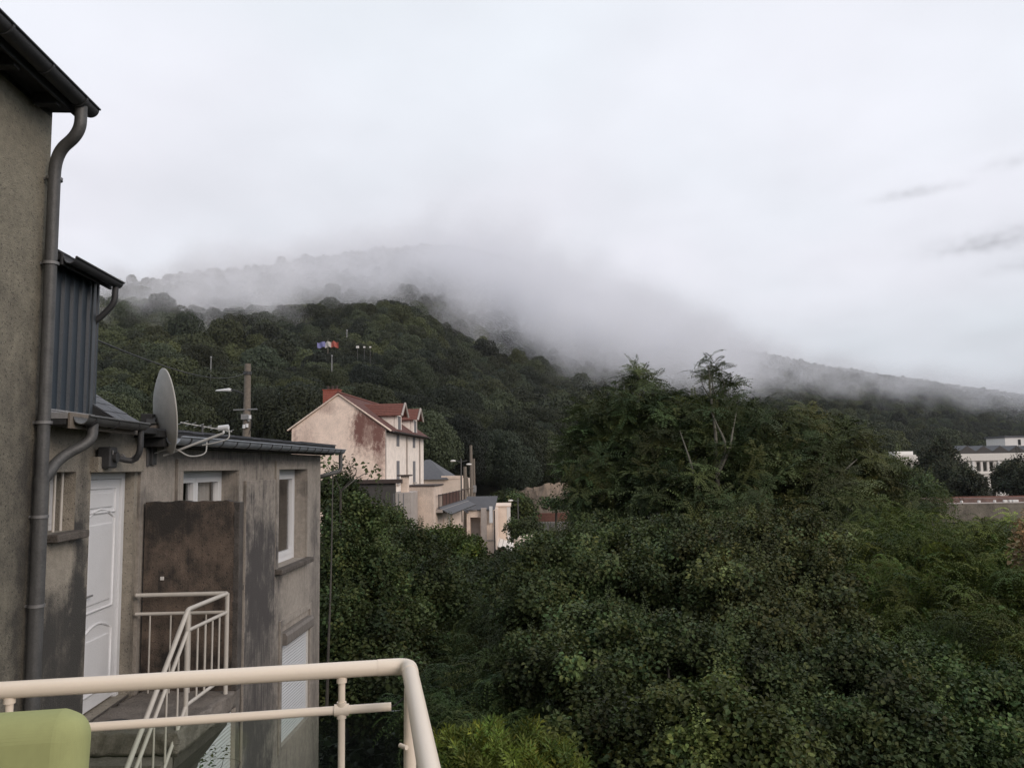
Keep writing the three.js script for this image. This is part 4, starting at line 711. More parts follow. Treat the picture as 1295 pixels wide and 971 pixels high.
  // dirt bank, red brown wall and fence along the road
  const bank = (pts, D0, name, label, cat, mat, lift) => { const g = thing(name, label, cat); const top = pts.map(([x, y, D]) => P(x, y, D)), pos = []; for (let i = 0; i < top.length - 1; i++) { const a = top[i], b = top[i + 1], n = 10; for (let k = 0; k < n; k++) for (let j = 0; j < 6; j++) { const pt = (u, v) => { const q = a.clone().lerp(b, u); return [q.x + 0.3 * n2(q.x, v * 4), q.y - v * lift + 0.25 * n2(q.x * 0.8, v * 3 + 9), q.z + v * lift * 0.8]; }; const A = pt(k / n, j / 6), B = pt((k + 1) / n, j / 6), C = pt((k + 1) / n, (j + 1) / 6), E = pt(k / n, (j + 1) / 6); pos.push(...A, ...E, ...B, ...B, ...E, ...C); } } const q = new THREE.BufferGeometry(); q.setAttribute('position', new THREE.Float32BufferAttribute(pos, 3)); q.computeVertexNormals(); const m = metric(q); m.setAttribute('normal', q.attributes.normal); part('earth', mergeVertices(m, 1e-3), mat, g); return g; };
  bank([[640, 626, 128], [668, 617, 124], [690, 612, 120], [722, 609, 118], [760, 612, 116]], 120, 'dirt_bank', 'pale bare earth bank beside the road below the forest', 'bank', speckled([0.30, 0.225, 0.165], 0.5, 0.12, 1), 5);
  { const a = P(674, 650, 104), b = P(727, 646, 104), g = thing('retaining_wall', 'red brown low wall with a grey fence below the earth bank', 'wall', [a.x, 0, a.z], 0.02), W = b.x - a.x, y = a.y; part('wall', box(0, W, y - 1.0, y + 0.1, 0, 0.5, 0.01), FAR.rust, g); part('plinth', box(0, W, y - 4, y - 1.02, -0.2, 0.5, 0.01), FAR.wallGrey, g); for (let x = 0.1; x < W; x += 0.34) part('fence_pale', box(x, x + 0.12, y - 2.5, y - 1.0, -0.4, -0.34, 0), FAR.shutter, g); part('fence_rail', box(0, W, y - 2.65, y - 2.5, -0.42, -0.3, 0), FAR.wallGrey, g); }
}
function wallShape(W, y0, y1, holes, thick) { const sh = new THREE.Shape([[0, y0], [W, y0], [W, y1], [0, y1]].map((p) => new THREE.Vector2(...p))); for (const [a, b, c, d] of holes) sh.holes.push(new THREE.Path([[a, c], [a, d], [b, d], [b, c]].map((p) => new THREE.Vector2(...p)))); const g = new THREE.ExtrudeGeometry(sh, { depth: thick, bevelEnabled: false }); g.translate(0, 0, -thick); return metric(g); }

// ------------------------------------------------------------------ white institutional building across the valley, sheds, railway bank
{
  const D = 165, a = P(1134, 582, D), y = (py) => P(1240, py, D).y, t = thing('school_building', 'long pale two storey building with rows of narrow windows across the valley', 'building', [a.x, 0, a.z], -0.03);
  const W = 46, roofY = y(573.5), band = y(582.5), bot = y(634), mat = speckled([0.68, 0.64, 0.59], 0.1, 0.05, 0.9);
  const holes = [], bays = 9, bw = W / bays;
  for (let i = 0; i < bays; i++) for (const k of [0, 1, 2]) { const x = i * bw + 0.8 + k * 1.3; holes.push([x, x + 0.85, y(596), y(584)], [x, x + 0.85, y(619), y(603)]); }
  part('wall', wallShape(W, bot, band, holes, 0.4), mat, t); part('back_wall', [box(0, W, bot, band, 9.6, 10, 0), box(0, 0.4, bot, band, 0.402, 9.6, 0), box(W - 0.4, W, bot, band, 0.402, 9.6, 0)], mat, t);
  part('parapet', box(-0.3, W + 0.3, band + 0.002, roofY, -0.35, 10, 0.02), mat, t); part('sill_band', box(0, W, y(599.5), y(598), -0.18, -0.004), mat, t);
  for (const [x0, x1, q0, q1] of holes) part('pane', box(x0, x1, q0, q1, 0.2, 0.24, 0), M.glass, t);
  part('inner_wall', box(0.5, W - 0.5, bot, band - 0.1, 1.6, 1.7, 0), M.room, t);
  for (let i = 0; i <= bays; i++) part('pilaster', box(i * bw - 0.1, i * bw + 0.35, bot, band, -0.22, -0.004), FAR.white, t);
  const c = P(1133, 576, 172), pb = thing('rooftop_hut', 'small white rooftop box at the end of the pale building', 'building', [c.x, 0, c.z]); part('wall', box(0, 3.8, c.y - 1.2, c.y + 0.85, 0, 3, 0.02), FAR.white, pb); part('vent', box(1.5, 3.2, c.y - 0.1, c.y + 0.1, -0.06, -0.01, 0), M.dark, pb);
  for (let i = 0; i < 5; i++) { const q = P(1214 + i * 21, 573, 192), g = thing('shed', ['dark gabled shed roof nearest the tall conifer behind the pale building', 'second gabled shed roof counted from the tall conifer', 'gabled shed roof in the middle of the row behind the pale building', 'gabled shed roof just before the white block', 'gabled shed roof under the white block'][i], 'shed', [q.x, 0, q.z], 0, 'row of gabled sheds'); const w = 3.9, y0 = q.y - 4, y1 = q.y + 0.3, pk = q.y + 1.6; part('gable_wall', gable([[0, y0], [w, y0], [w, y1], [w / 2, pk], [0, y1]], 0.3, 0), FAR.timber, g); part('roof', [[-1, w / 2 - 0.05], [1, w / 2 + 0.05]].map(([s, x]) => { const L = Math.hypot(w / 2, pk - y1), b2 = new THREE.BoxGeometry(L + 0.3, 0.12, 12); b2.rotateZ(-s * Math.atan2(pk - y1, w / 2)); b2.translate(x + s * w / 4, (y1 + pk) / 2 + 0.1, -6.1); return metric(b2); }), FAR.slate, g); }
  const e = P(1272, 562, 200), wb = thing('white_block', 'white flat roofed block rising behind the sheds', 'building', [e.x, 0, e.z]); part('wall', box(0, 16, e.y - 5, e.y + 1.75, 0, 8, 0.02), FAR.white, wb); part('roof', box(-0.3, 16.3, e.y + 1.752, e.y + 2.1, -0.3, 8.3, 0.02), FAR.slate, wb); part('window', [box(3.2, 3.9, e.y - 0.2, e.y + 1.2, -0.05, -0.004, 0)], M.dark, wb);
  // railway bank
  const r0 = P(1188, 640, 118), rb = thing('railway_wall', 'grey brown stone retaining wall with a rusty strip in front of the pale building', 'wall', [r0.x, 0, r0.z], -0.02), yb = (py) => P(1240, py, 118).y;
  part('wall', box(0, 30, yb(660), yb(637), 0, 1.2, 0.03), speckled([0.15, 0.132, 0.105], 0.8, 0.09, 1), rb); part('ballast', box(-1, 30, yb(644), yb(630.5), 1.3, 5.5, 0.05), speckled([0.15, 0.1, 0.085], 0.6, 0.12, 1), rb);
  part('coping', box(0, 30, yb(637) + 0.002, yb(635.8), -0.08, 1.25, 0.02), FAR.wallGrey, rb); part('rail', [box(0, 30, yb(630.5) + 0.03, yb(630.5) + 0.17, 2.5, 2.57, 0), box(0, 30, yb(630.5) + 0.03, yb(630.5) + 0.17, 3.93, 4.0, 0)], FAR.rust, rb);
  for (const [x, s] of [[5.9, 0.3], [9.6, 0.5], [10.4, 0.3], [11.2, 0.5], [8.2, 0.25], [3.4, 0.25], [10.9, 0.3]]) part('marker_stone', box(x, x + s, yb(635.8), yb(635.8) + 0.35, 0.2, 0.6, 0.04), FAR.white, rb);
  const up = thing('concrete_platform', 'low pale concrete block at the foot of the pale building', 'block', [P(1242, 622, 150).x, 0, -150]); part('block', box(0, 2.8, P(1242, 630, 150).y, P(1242, 620, 150).y, 0, 1.5, 0.2), FAR.wallGrey, up);
}

// ------------------------------------------------------------------ flag, masts and small white marks on the hill
function hillDepth(px, py, clear = 13) { for (let D = 100; D < 900; D += 3) { const p = P(px, py, D); if (ground(p.x, p.z) + clear > p.y) return D - 4; } return 300; }
{
  const D = hillDepth(414, 436, 16), a = P(415, 431, D), k = D / F, t = thing('flag', 'large blue, white and red flag flying above the hillside trees', 'flag', [a.x, 0, a.z]);
  part('flagpole', sweep([V(-0.5 * k, a.y - 22 * k, 0), V(-0.5 * k, a.y + 2 * k, 0)], [0.12, 0.08], 8), M.wood, t);
  const strip = (x0, x1, sag, mat, name) => { const g = new THREE.PlaneGeometry((x1 - x0) * k, 7 * k, 14, 6), p = g.attributes.position; for (let i = 0; i < p.count; i++) { const x = p.getX(i) / k, y = p.getY(i) / k; p.setXYZ(i, p.getX(i), p.getY(i) + 0.9 * k * Math.sin(x * 0.6 + sag) - 0.35 * k * (y > 3 ? Math.sin(x * 1.1) : 0), 1.2 * k * Math.sin(x * 0.9 + y * 0.3 + sag)); } g.translate((x0 + x1) / 2 * k, a.y - 5 * k, 0); g.computeVertexNormals(); part(name, g, mat, t); };
  const cloth = (r, g, b) => new THREE.MeshPhysicalMaterial({ color: new THREE.Color(r, g, b), roughness: 0.8, transmission: 0.35, thickness: 0, side: THREE.DoubleSide });
  strip(-14, -4, 0, cloth(0.22, 0.22, 0.45), 'blue_stripe'); strip(-4, 3.5, 1.2, cloth(0.6, 0.56, 0.52), 'white_stripe'); strip(3.5, 13, 2.4, cloth(0.45, 0.1, 0.07), 'red_stripe');
  const mast = (px, y0, y1, label, r) => { const D2 = hillDepth(px, (y0 + y1) / 2, 15), p = P(px, y0, D2), q = P(px, y1, D2), g = thing('mast', label, 'mast', [p.x, 0, p.z]); part('shaft', sweep([V(0, q.y - 6, 0), V(0, p.y, 0)], [r, r * 0.7], 8), M.zincPale, g); part('finial', (() => { const s = new THREE.SphereGeometry(r * 1.6, 10, 8); s.translate(0, p.y, 0); return s; })(), M.zincPale, g); };
  mast(438.5, 418, 440, 'tall slim pale mast on the hill beside the flag', 0.22); mast(419.5, 450, 464, 'short pale mast on the hill below the flag', 0.12); mast(266.5, 452, 470, 'thin pale mast in the forest above the satellite dish', 0.1);
  for (const [px, r, label] of [[452, 0.42, 'brightest white floodlight on the hill, nearest the pale mast'], [460.5, 0.3, 'middle one of three small white floodlights on the hill'], [468, 0.28, 'white floodlight on the hill farthest from the pale mast']]) { const D3 = hillDepth(px, 439, 15), p = P(px, 439, D3), g = thing('floodlight', label, 'floodlight', [p.x, p.y, p.z], 0, 'floodlights on the hill'); part('housing', box(-r, r, -r * 0.8, r * 0.8, -r * 0.5, r * 0.5, 0.1), FAR.white, g); part('post', tube([[0, -8, 0], [0, -r * 0.8, 0]], 0.07, 6), M.zinc, g); }
}
// overhead cable from the clad storey to the utility pole
{ const a = P(117, 428, 7.1), b = P(312, 470, 30), pts = []; for (let i = 0; i <= 24; i++) { const u = i / 24, q = a.clone().lerp(b, u); q.y -= 4 * u * (1 - u) * 0.3; pts.push(q); } const m = part('overhead_cable', sweep(pts, pts.map(() => 0.008), 6), M.black, scene); tag(m, 'thin black overhead cable from the blue clad storey towards the pole', 'cable'); }

// ------------------------------------------------------------------ trees and shrubs: twigs with real leaves, spread through lobes of the crown
function leafShape(len, wid, fold, pts = 1) { // a leaf along +y, folded along its midrib: 4 or more triangles
  const v = [[0, 0, 0], [wid * 0.5, len * 0.38, fold], [wid * 0.34, len * 0.75, fold * 0.6], [0, len, -fold * 0.3], [-wid * 0.34, len * 0.75, fold * 0.6], [-wid * 0.5, len * 0.38, fold], [0, len * 0.5, 0]];
  return { v, f: pts ? [[0, 1, 6], [1, 2, 6], [2, 3, 6], [3, 4, 6], [4, 5, 6], [5, 0, 6]] : [[0, 1, 3], [0, 3, 5]] };
}
function twigGeo(leaves) { // leaves: [matrix, shape]
  const pos = []; const a = V(0, 0, 0);
  for (const [m, s] of leaves) for (const f of s.f) for (const i of f) { a.set(...s.v[i]).applyMatrix4(m); pos.push(a.x, a.y, a.z); }
  const g = new THREE.BufferGeometry(); g.setAttribute('position', new THREE.Float32BufferAttribute(pos, 3)); g.computeVertexNormals(); return g;
}
const basis = (at, dir, nrm, roll = 0) => { const y = dir.clone().normalize(), z = nrm.clone().addScaledVector(y, -nrm.dot(y)).normalize(), x = V(0, 0, 0).crossVectors(y, z); const m = new THREE.Matrix4().makeBasis(x, y, z); if (roll) m.multiply(new THREE.Matrix4().makeRotationY(roll)); return m.setPosition(at); };
const TW = {
  broad(seed) { // twig 0.4 m with palm-sized leaves, blades spread to the light
    const r = mulberry(seed), out = [];
    for (let i = 0; i < 17; i++) { const u = i / 17, a = i * 2.4 + r(), rad = 0.06 + 0.14 * r(), at = V(Math.cos(a) * rad, 0.36 * u - 0.12, Math.sin(a) * rad), L = 0.085 + 0.05 * r(); out.push([basis(at, V(Math.cos(a), -0.35 + 0.5 * r(), Math.sin(a)), V(0.35 * gauss(r), 1, 0.35 * gauss(r)), 0.5 * gauss(r)), leafShape(L, L * 0.82, 0.012 + 0.02 * r())]); }
    return twigGeo(out);
  },
  pinnate(seed) { // fronds 0.5 m long, leaflets in pairs
    const r = mulberry(seed), out = [], q = V(0, 0, 0);
    for (let i = 0; i < 6; i++) { const a = i * 1.05 + 0.5 * r(), up = 0.5 + 0.3 * r(), L = 0.42 + 0.2 * r();
      for (let k = 1; k <= 9; k++) { const u = k / 9, h = L * u; q.set(Math.cos(a) * h, up * h * (1 - 0.95 * u), Math.sin(a) * h); const along = V(Math.cos(a), up * (1 - 1.9 * u), Math.sin(a)).normalize(), side = V(-Math.sin(a), -0.25 + 0.2 * r(), Math.cos(a)), n = V(0.2 * gauss(r), 1, 0.2 * gauss(r)), ln = 0.115 * (1 - 0.45 * Math.abs(u - 0.45)) * (0.85 + 0.3 * r()); for (const s of k === 9 ? [0] : [-1, 1]) out.push([basis(q, side.clone().multiplyScalar(s).addScaledVector(along, s ? 0.45 : 1), n, 0.3 * gauss(r)), leafShape(ln, 0.042, 0.006, 0)]); } }
    return twigGeo(out);
  },
  feather(seed) { // drooping strands of small leaflets
    const r = mulberry(seed), out = [], q = V(0, 0, 0);
    for (let i = 0; i < 8; i++) { const a = i * 0.79 + 0.6 * r(), L = 0.4 + 0.25 * r();
      for (let k = 1; k <= 13; k++) { const u = k / 13, h = L * u; q.set(Math.cos(a) * h * (1 - 0.3 * u), 0.16 * Math.sin(u * 2.2) - 0.42 * u * u, Math.sin(a) * h * (1 - 0.3 * u)); for (const s of [-1, 1]) out.push([basis(q, V(-Math.sin(a) * s + 0.5 * Math.cos(a), -0.2 - 0.4 * r(), Math.cos(a) * s + 0.5 * Math.sin(a)), V(0.3 * gauss(r), 1, 0.3 * gauss(r)), 0.3 * gauss(r)), leafShape(0.062, 0.026, 0.004, 0)]); } }
    return twigGeo(out);
  },
  small(seed) { // dense shrub shoots with slim bright leaves
    const r = mulberry(seed), out = [];
    for (let i = 0; i < 30; i++) { const a = i * 2.4, u = i / 30, at = V(Math.cos(a) * 0.03, 0.2 * u - 0.08, Math.sin(a) * 0.03), L = 0.05 + 0.03 * r(); out.push([basis(at, V(Math.cos(a), 0.25 + 0.7 * u, Math.sin(a)), V(0, 1, 0.1), 0.4 * gauss(r)), leafShape(L, 0.02, 0.004, 0)]); }
    return twigGeo(out);
  },
};
const twigs = Object.fromEntries(Object.entries(TW).map(([k, fn]) => [k, [fn(101), fn(202)]]));
const TWIG_SIZE = { broad: 0.34, pinnate: 0.62, feather: 0.6, small: 0.2 };
const barkMat = speckled([0.10, 0.094, 0.074], 0.5, 0.8, 0.95), barkDark = speckled([0.055, 0.05, 0.042], 0.5, 0.8, 0.95);
const leafMats = {}; const leafFor = (k) => leafMats[k] ??= new THREE.MeshPhysicalMaterial({ color: 0xffffff, roughness: 0.55, transmission: 0.28, thickness: 0, specularIntensity: 0.3 });
let nTwigs = 0;
// lobes: [px, py, depth, half width px, half height px]; the crown stands at those depths
function plant(o) {
  const { name = 'tree', label, category = 'tree', group, kind = 'broad', lobes, base, col, scale = 1, fill = 1, bark = barkDark, seed = 1, trunkR = 0.12, vary = 0.26, stems, shoots = true } = o;
  const r = mulberry(seed * 977 + 5), L = lobes.map(([px, py, D, rx, ry]) => ({ c: P(px, py, D), rx: rx * D / F, ry: ry * D / F }));
  const mean = L.reduce((a, l) => a.add(l.c), V(0, 0, 0)).multiplyScalar(1 / L.length), bx = base ? P(base[0], 600, base[1]).x : mean.x, bz = base ? -base[1] : mean.z, by = ground(bx, bz) - 0.1;
  const t = thing(name, label, category, [bx, by, bz], 0, group), O = V(bx, by, bz);
  const low = Math.min(...L.map((l) => l.c.y - l.ry)), fork = V(mean.x * 0.3 + bx * 0.7, Math.max(lerp(by, mean.y, 0.45), Math.min(low, mean.y) - 0.2), mean.z * 0.3 + bz * 0.7);
  part('trunk', sweep([V(0, 0, 0), fork.clone().sub(O).multiplyScalar(0.5).add(V(0.06, 0, 0.04)), fork.clone().sub(O)], [trunkR * 1.35, trunkR * 1.05, trunkR * 0.9], 9), bark, t);
  L.forEach((l, i) => { if (i > 11) return; const e = l.c.clone().add(V(0, l.ry * 0.55, 0)).sub(O), s = fork.clone().sub(O), m = s.clone().lerp(e, 0.55); m.x += 0.25 * gauss(r); m.z += 0.25 * gauss(r); m.y += 0.1; const rr = trunkR * (0.35 + 0.25 * r()); part('branch', sweep(new THREE.CatmullRomCurve3([s, m, e]).getPoints(8), Array.from({ length: 9 }, (_, k) => rr * (1 - 0.85 * k / 8)), 6), bark, t); });
  for (const [pts, rad] of stems ?? []) part('branch', sweep(new THREE.CatmullRomCurve3(pts.map(([x, y, D]) => P(x, y, D).sub(O))).getPoints(10), Array.from({ length: 11 }, (_, k) => rad * (1 - 0.7 * k / 10)), 6), bark, t);
  const lists = [[], []], m = new THREE.Matrix4(), q = new THREE.Quaternion(), e = new THREE.Euler(), n = V(0, 0, 0), c = new THREE.Color(), sz = TWIG_SIZE[kind] * scale;
  const sub = [];
  for (const l of L) { // each bough ends in smaller tufts with gaps between them
    if (Math.min(l.rx, l.ry) < 2.2 * sz * 0.5) { sub.push({ ...l, k: 1 }); continue; }
    const n0 = 11; sub.push({ c: l.c, rx: l.rx * 0.66, ry: l.ry * 0.66, k: 0.45 });
    for (let i = 0; i < n0; i++) { const a = i * 2.4 + r(), h = 1 - 1.75 * (i + 0.5) / n0, w = Math.sqrt(Math.max(0, 1 - h * h)), f = 0.72 + 0.24 * r(), z = 0.28 + 0.2 * r(); sub.push({ c: V(l.c.x + Math.cos(a) * w * l.rx * f, l.c.y + h * l.ry * f, l.c.z + Math.sin(a) * w * l.rx * f), rx: l.rx * z * 1.08, ry: l.ry * z * 0.95, k: 1 }); }
  }
  for (const l of sub) {
    const area = 4 * Math.PI * Math.pow((l.rx * l.rx * l.rx * l.ry * l.rx * l.ry) ** (1 / 3), 1), N = Math.ceil(fill * 2.0 * l.k * area / (sz * sz));
    const lt = Math.exp(vary * 1.0 * gauss(r));
    for (let i = 0; i < N; i++) {
      n.set(gauss(r), gauss(r), gauss(r)).normalize();
      const bump = 1 + 0.22 * n3(n.x * 2.6 + l.c.x, n.y * 2.6 + l.c.y, n.z * 2.6), k = (0.55 + 0.5 * Math.pow(r(), 0.6)) * bump;
      const p = V(l.c.x + n.x * l.rx * k, l.c.y + n.y * l.ry * k, l.c.z + n.z * l.rx * k);
      if (p.y < ground(p.x, p.z)) continue;
      e.set(0.45 * gauss(r) + n.z * 0.5, r() * 6.283, 0.45 * gauss(r) - n.x * 0.5); q.setFromEuler(e); const s = scale * (0.75 + 0.5 * r());
      m.compose(p.sub(O), q, V(s, s, s));
      const tone = lt * Math.exp(vary * gauss(r)), hue = clamp(0.12 * gauss(r), -0.2, 0.35);
      c.setRGB(col[0] * tone * (1 + hue), col[1] * tone, col[2] * tone * (1 - 0.5 * hue));
      const h = r() < 0.5 ? 0 : 1; lists[h].push([m.clone(), c.clone()]);
    }
    if (kind === 'broad' && l.k === 1 && shoots) for (let j = 0; j < (r() < 0.5 ? 1 : 0); j++) { // upright leaders above the tuft
      const a = r() * 6.283, w = 0.6 * Math.sqrt(r()), H = sz * (1 + 1.6 * r()), x0 = l.c.x + Math.cos(a) * w * l.rx, z0 = l.c.z + Math.sin(a) * w * l.rx, y0 = l.c.y + l.ry * 0.85, lean = V(0.2 * gauss(r), 1, 0.2 * gauss(r)), tone = lt * Math.exp(vary * gauss(r)); const steps = Math.ceil(H / (sz * 0.4));
      for (let k2 = 0; k2 < steps; k2++) { const u = k2 / steps; e.set(0.2 * gauss(r), r() * 6.283, 0.2 * gauss(r)); q.setFromEuler(e); const s = scale * (0.85 - 0.45 * u); m.compose(V(x0, y0, z0).addScaledVector(lean, H * u).sub(O), q, V(s * 0.8, s, s * 0.8)); c.setRGB(col[0] * tone, col[1] * tone, col[2] * tone); lists[k2 & 1].push([m.clone(), c.clone()]); }
    }
  }
  lists.forEach((list, h) => { const im = new THREE.InstancedMesh(twigs[kind][h], leafFor(kind), list.length); im.name = 'crown'; im.userData.kind = 'stuff'; im.castShadow = im.receiveShadow = true; list.forEach(([a, b], i) => { im.setMatrixAt(i, a); im.setColorAt(i, b); }); t.add(im); nTwigs += list.length; });
  return t;
}
const G = { dark: [0.055, 0.077, 0.027], mid: [0.061, 0.082, 0.029], olive: [0.072, 0.085, 0.030], bright: [0.084, 0.113, 0.024], lime: [0.125, 0.16, 0.03] };  // dark: mid green with the shade beside the annex put into the leaf colour
// tall trees with feathered leaves, their tops against the mist
plant({ name: 'tall_tree', label: 'tall tree with feathered leaves and a pale forked stem rising into the mist', kind: 'pinnate', base: [905, 26], bark: barkMat, trunkR: 0.16, col: G.mid, seed: 1, fill: 0.95,
  lobes: [[905, 520, 26, 42, 22], [868, 545, 26, 40, 30], [945, 548, 26.5, 48, 30], [905, 600, 25, 60, 38], [860, 625, 25, 55, 32], [955, 610, 25.5, 55, 36], [910, 655, 24, 65, 30]],
  stems: [[[[908, 620, 24.2], [906, 560, 24.6], [899, 500, 25.6], [896, 462, 26]], 0.07], [[[905, 605, 24.0], [918, 565, 24.2], [906, 535, 24.6], [897, 515, 25.4]], 0.05], [[[884, 620, 23.9], [872, 580, 24.1], [860, 545, 24.8]], 0.045], [[[908, 600, 24.0], [922, 570, 24.1], [927, 545, 24.6], [935, 500, 26]], 0.05]] });
plant({ name: 'tall_tree', label: 'sparse leafy top shoots of the tall forked tree against the mist', category: 'branches', kind: 'pinnate', base: [905, 26.2], bark: barkMat, trunkR: 0.05, col: G.mid, seed: 21, fill: 0.55,
  lobes: [[894, 466, 26, 16, 11], [886, 478, 26, 12, 8], [904, 480, 26.2, 13, 9], [916, 489, 26.2, 14, 8], [930, 494, 26.2, 12, 9]] });
plant({ name: 'tall_tree', label: 'tall feathered leaf tree with twin spiky tops left of the forked one', kind: 'pinnate', base: [800, 28], bark: barkMat, trunkR: 0.15, col: G.mid, seed: 2, fill: 0.9,
  lobes: [[808, 468, 27, 12, 9], [818, 480, 27, 15, 9], [790, 484, 27, 14, 6], [805, 508, 27, 45, 20], [770, 540, 28, 45, 28], [835, 530, 27, 40, 26], [745, 575, 28, 42, 32], [800, 580, 27, 55, 36], [770, 625, 27, 55, 34], [835, 615, 26, 45, 36], [744, 606, 29, 22, 20]] });
plant({ name: 'tall_tree', label: 'rounded feathered leaf tree sloping down towards the pale building', kind: 'pinnate', base: [1030, 27], bark: barkMat, trunkR: 0.15, col: G.olive, seed: 3, fill: 0.9,
  lobes: [[1000, 540, 27, 42, 22], [1050, 556, 27, 45, 26], [1010, 590, 26, 55, 36], [1080, 595, 27, 42, 32], [1110, 620, 27, 30, 26], [1030, 635, 25, 60, 34], [975, 570, 27, 40, 30]], stems: [[[[1030, 615, 24.6], [1038, 585, 24.9], [1050, 560, 25.7]], 0.05], [[[1050, 620, 24.6], [1066, 598, 25], [1085, 580, 25.9]], 0.05]] });
// broad-leaved mass below them
plant({ name: 'broadleaf_tree', label: 'dense dull green broadleaf tree in the middle of the garden below the forked tree', kind: 'broad', base: [800, 17], trunkR: 0.14, col: G.mid, seed: 4, scale: 0.68,
  lobes: [[778, 690, 20, 56, 26], [835, 697, 19, 66, 36], [720, 725, 18, 58, 40], [790, 745, 17, 70, 44], [870, 735, 17.5, 62, 46], [690, 770, 17, 52, 42]] });
plant({ name: 'broadleaf_tree', label: 'broadleaf tree with olive leaf clusters below the rounded feathered tree', kind: 'broad', base: [970, 16], trunkR: 0.14, col: G.olive, seed: 5, scale: 0.64,
  lobes: [[930, 680, 19, 60, 28], [990, 690, 18, 62, 34], [1010, 745, 16, 62, 46], [940, 760, 15.5, 66, 46], [1040, 800, 15, 56, 46], [975, 815, 14, 66, 46], [905, 720, 17, 50, 36]] });
plant({ name: 'broadleaf_tree', label: 'low broadleaf tree with dark gaps in front of the garden mass', kind: 'broad', base: [770, 12.5], trunkR: 0.1, col: G.mid, seed: 6, scale: 0.58,
  lobes: [[760, 815, 14, 66, 44], [830, 830, 13, 66, 46], [700, 850, 13, 58, 46], [900, 850, 12.5, 62, 50], [770, 885, 12, 62, 46]], stems: [[[[848, 940, 11.6], [846, 860, 12], [842, 800, 12.6]], 0.03]] });
plant({ name: 'broadleaf_tree', label: 'nearest broad leaved shrub with yellowing leaves at the foot of the garden', kind: 'broad', base: [860, 10], trunkR: 0.08, col: [0.072, 0.092, 0.028], seed: 7, scale: 0.6, vary: 0.3,
  lobes: [[810, 935, 10.8, 66, 46], [900, 925, 10.2, 66, 50], [960, 960, 10, 66, 42], [740, 955, 11, 52, 42], [870, 985, 9.8, 60, 40]] });
plant({ name: 'broadleaf_tree', label: 'dark leafy shrub between the yellowing shrub and the willowy tree', kind: 'broad', base: [1080, 11.5], trunkR: 0.09, col: G.mid, seed: 8, scale: 0.6,
  lobes: [[1060, 870, 12.5, 62, 48], [1120, 890, 12, 62, 50], [1050, 945, 11, 66, 46], [1140, 955, 11, 66, 46], [1000, 890, 12, 50, 46]] });
plant({ name: 'broadleaf_tree', label: 'low green shrub under the willowy tree by the picture corner', kind: 'broad', base: [1240, 11], trunkR: 0.09, col: [0.060, 0.090, 0.028], seed: 9, scale: 0.62,
  lobes: [[1200, 925, 12, 62, 46], [1270, 905, 12.5, 60, 46], [1240, 970, 11, 66, 42], [1310, 950, 12, 60, 50], [1180, 860, 13.5, 52, 40]] });
// willowy bright trees on the right
plant({ name: 'willowy_tree', label: 'bright green willowy tree with drooping sprays below the railway wall', kind: 'feather', base: [1190, 19], trunkR: 0.13, col: G.bright, seed: 10, fill: 0.85,
  lobes: [[1120, 668, 22, 52, 28], [1180, 672, 21, 56, 26], [1150, 715, 19, 56, 40], [1220, 705, 19, 56, 36], [1190, 765, 17.5, 62, 42], [1110, 760, 18, 48, 44], [1140, 815, 16, 56, 40]] });
plant({ name: 'willowy_tree', label: 'darker willowy tree beside the copper leaved shrub', kind: 'feather', base: [1270, 17], trunkR: 0.12, col: [0.080, 0.107, 0.025], seed: 11, fill: 0.85,
  lobes: [[1270, 690, 21, 46, 32], [1260, 750, 17.5, 52, 44], [1310, 770, 17, 52, 60], [1250, 815, 15.5, 62, 44], [1300, 850, 15, 52, 44]] });
plant({ name: 'copper_shrub', label: 'copper orange leaved shrub among the willowy trees', category: 'shrub', kind: 'broad', base: [1296, 16], trunkR: 0.05, col: [0.27, 0.195, 0.105], seed: 12, fill: 0.8, scale: 0.8, lobes: [[1297, 680, 15.8, 11, 16], [1300, 705, 15.6, 9, 9]] });
plant({ name: 'willowy_tree', label: 'hazy green tree between the rounded feathered tree and the railway wall', kind: 'feather', base: [1090, 26], trunkR: 0.12, col: [0.074, 0.098, 0.027], seed: 13, fill: 0.85, scale: 1.2,
  lobes: [[1075, 650, 25, 46, 26], [1130, 640, 28, 46, 22], [1170, 632, 32, 36, 12], [1050, 690, 22, 46, 32], [1100, 710, 20, 44, 36]] });
// beside the annex and down the garden
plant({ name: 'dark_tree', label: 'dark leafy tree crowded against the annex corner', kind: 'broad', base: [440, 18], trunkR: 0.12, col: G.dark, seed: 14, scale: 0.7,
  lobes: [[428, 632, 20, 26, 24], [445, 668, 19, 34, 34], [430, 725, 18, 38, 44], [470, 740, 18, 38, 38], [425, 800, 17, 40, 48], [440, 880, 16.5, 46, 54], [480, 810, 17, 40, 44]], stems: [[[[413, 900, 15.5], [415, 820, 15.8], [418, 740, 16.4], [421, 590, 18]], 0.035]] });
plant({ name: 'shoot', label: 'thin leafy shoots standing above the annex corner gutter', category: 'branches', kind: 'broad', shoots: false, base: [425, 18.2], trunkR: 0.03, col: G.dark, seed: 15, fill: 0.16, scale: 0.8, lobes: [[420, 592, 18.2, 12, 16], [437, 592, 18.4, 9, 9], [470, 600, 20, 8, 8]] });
plant({ name: 'garden_tree', label: 'loose green tree spreading below the grey outbuilding', kind: 'broad', base: [500, 22], trunkR: 0.12, col: G.mid, seed: 16, scale: 0.75,
  lobes: [[478, 668, 26, 36, 24], [515, 700, 24, 40, 28], [500, 745, 21, 44, 36], [540, 760, 20, 44, 40], [510, 815, 18, 48, 46], [490, 880, 16, 50, 50]] });
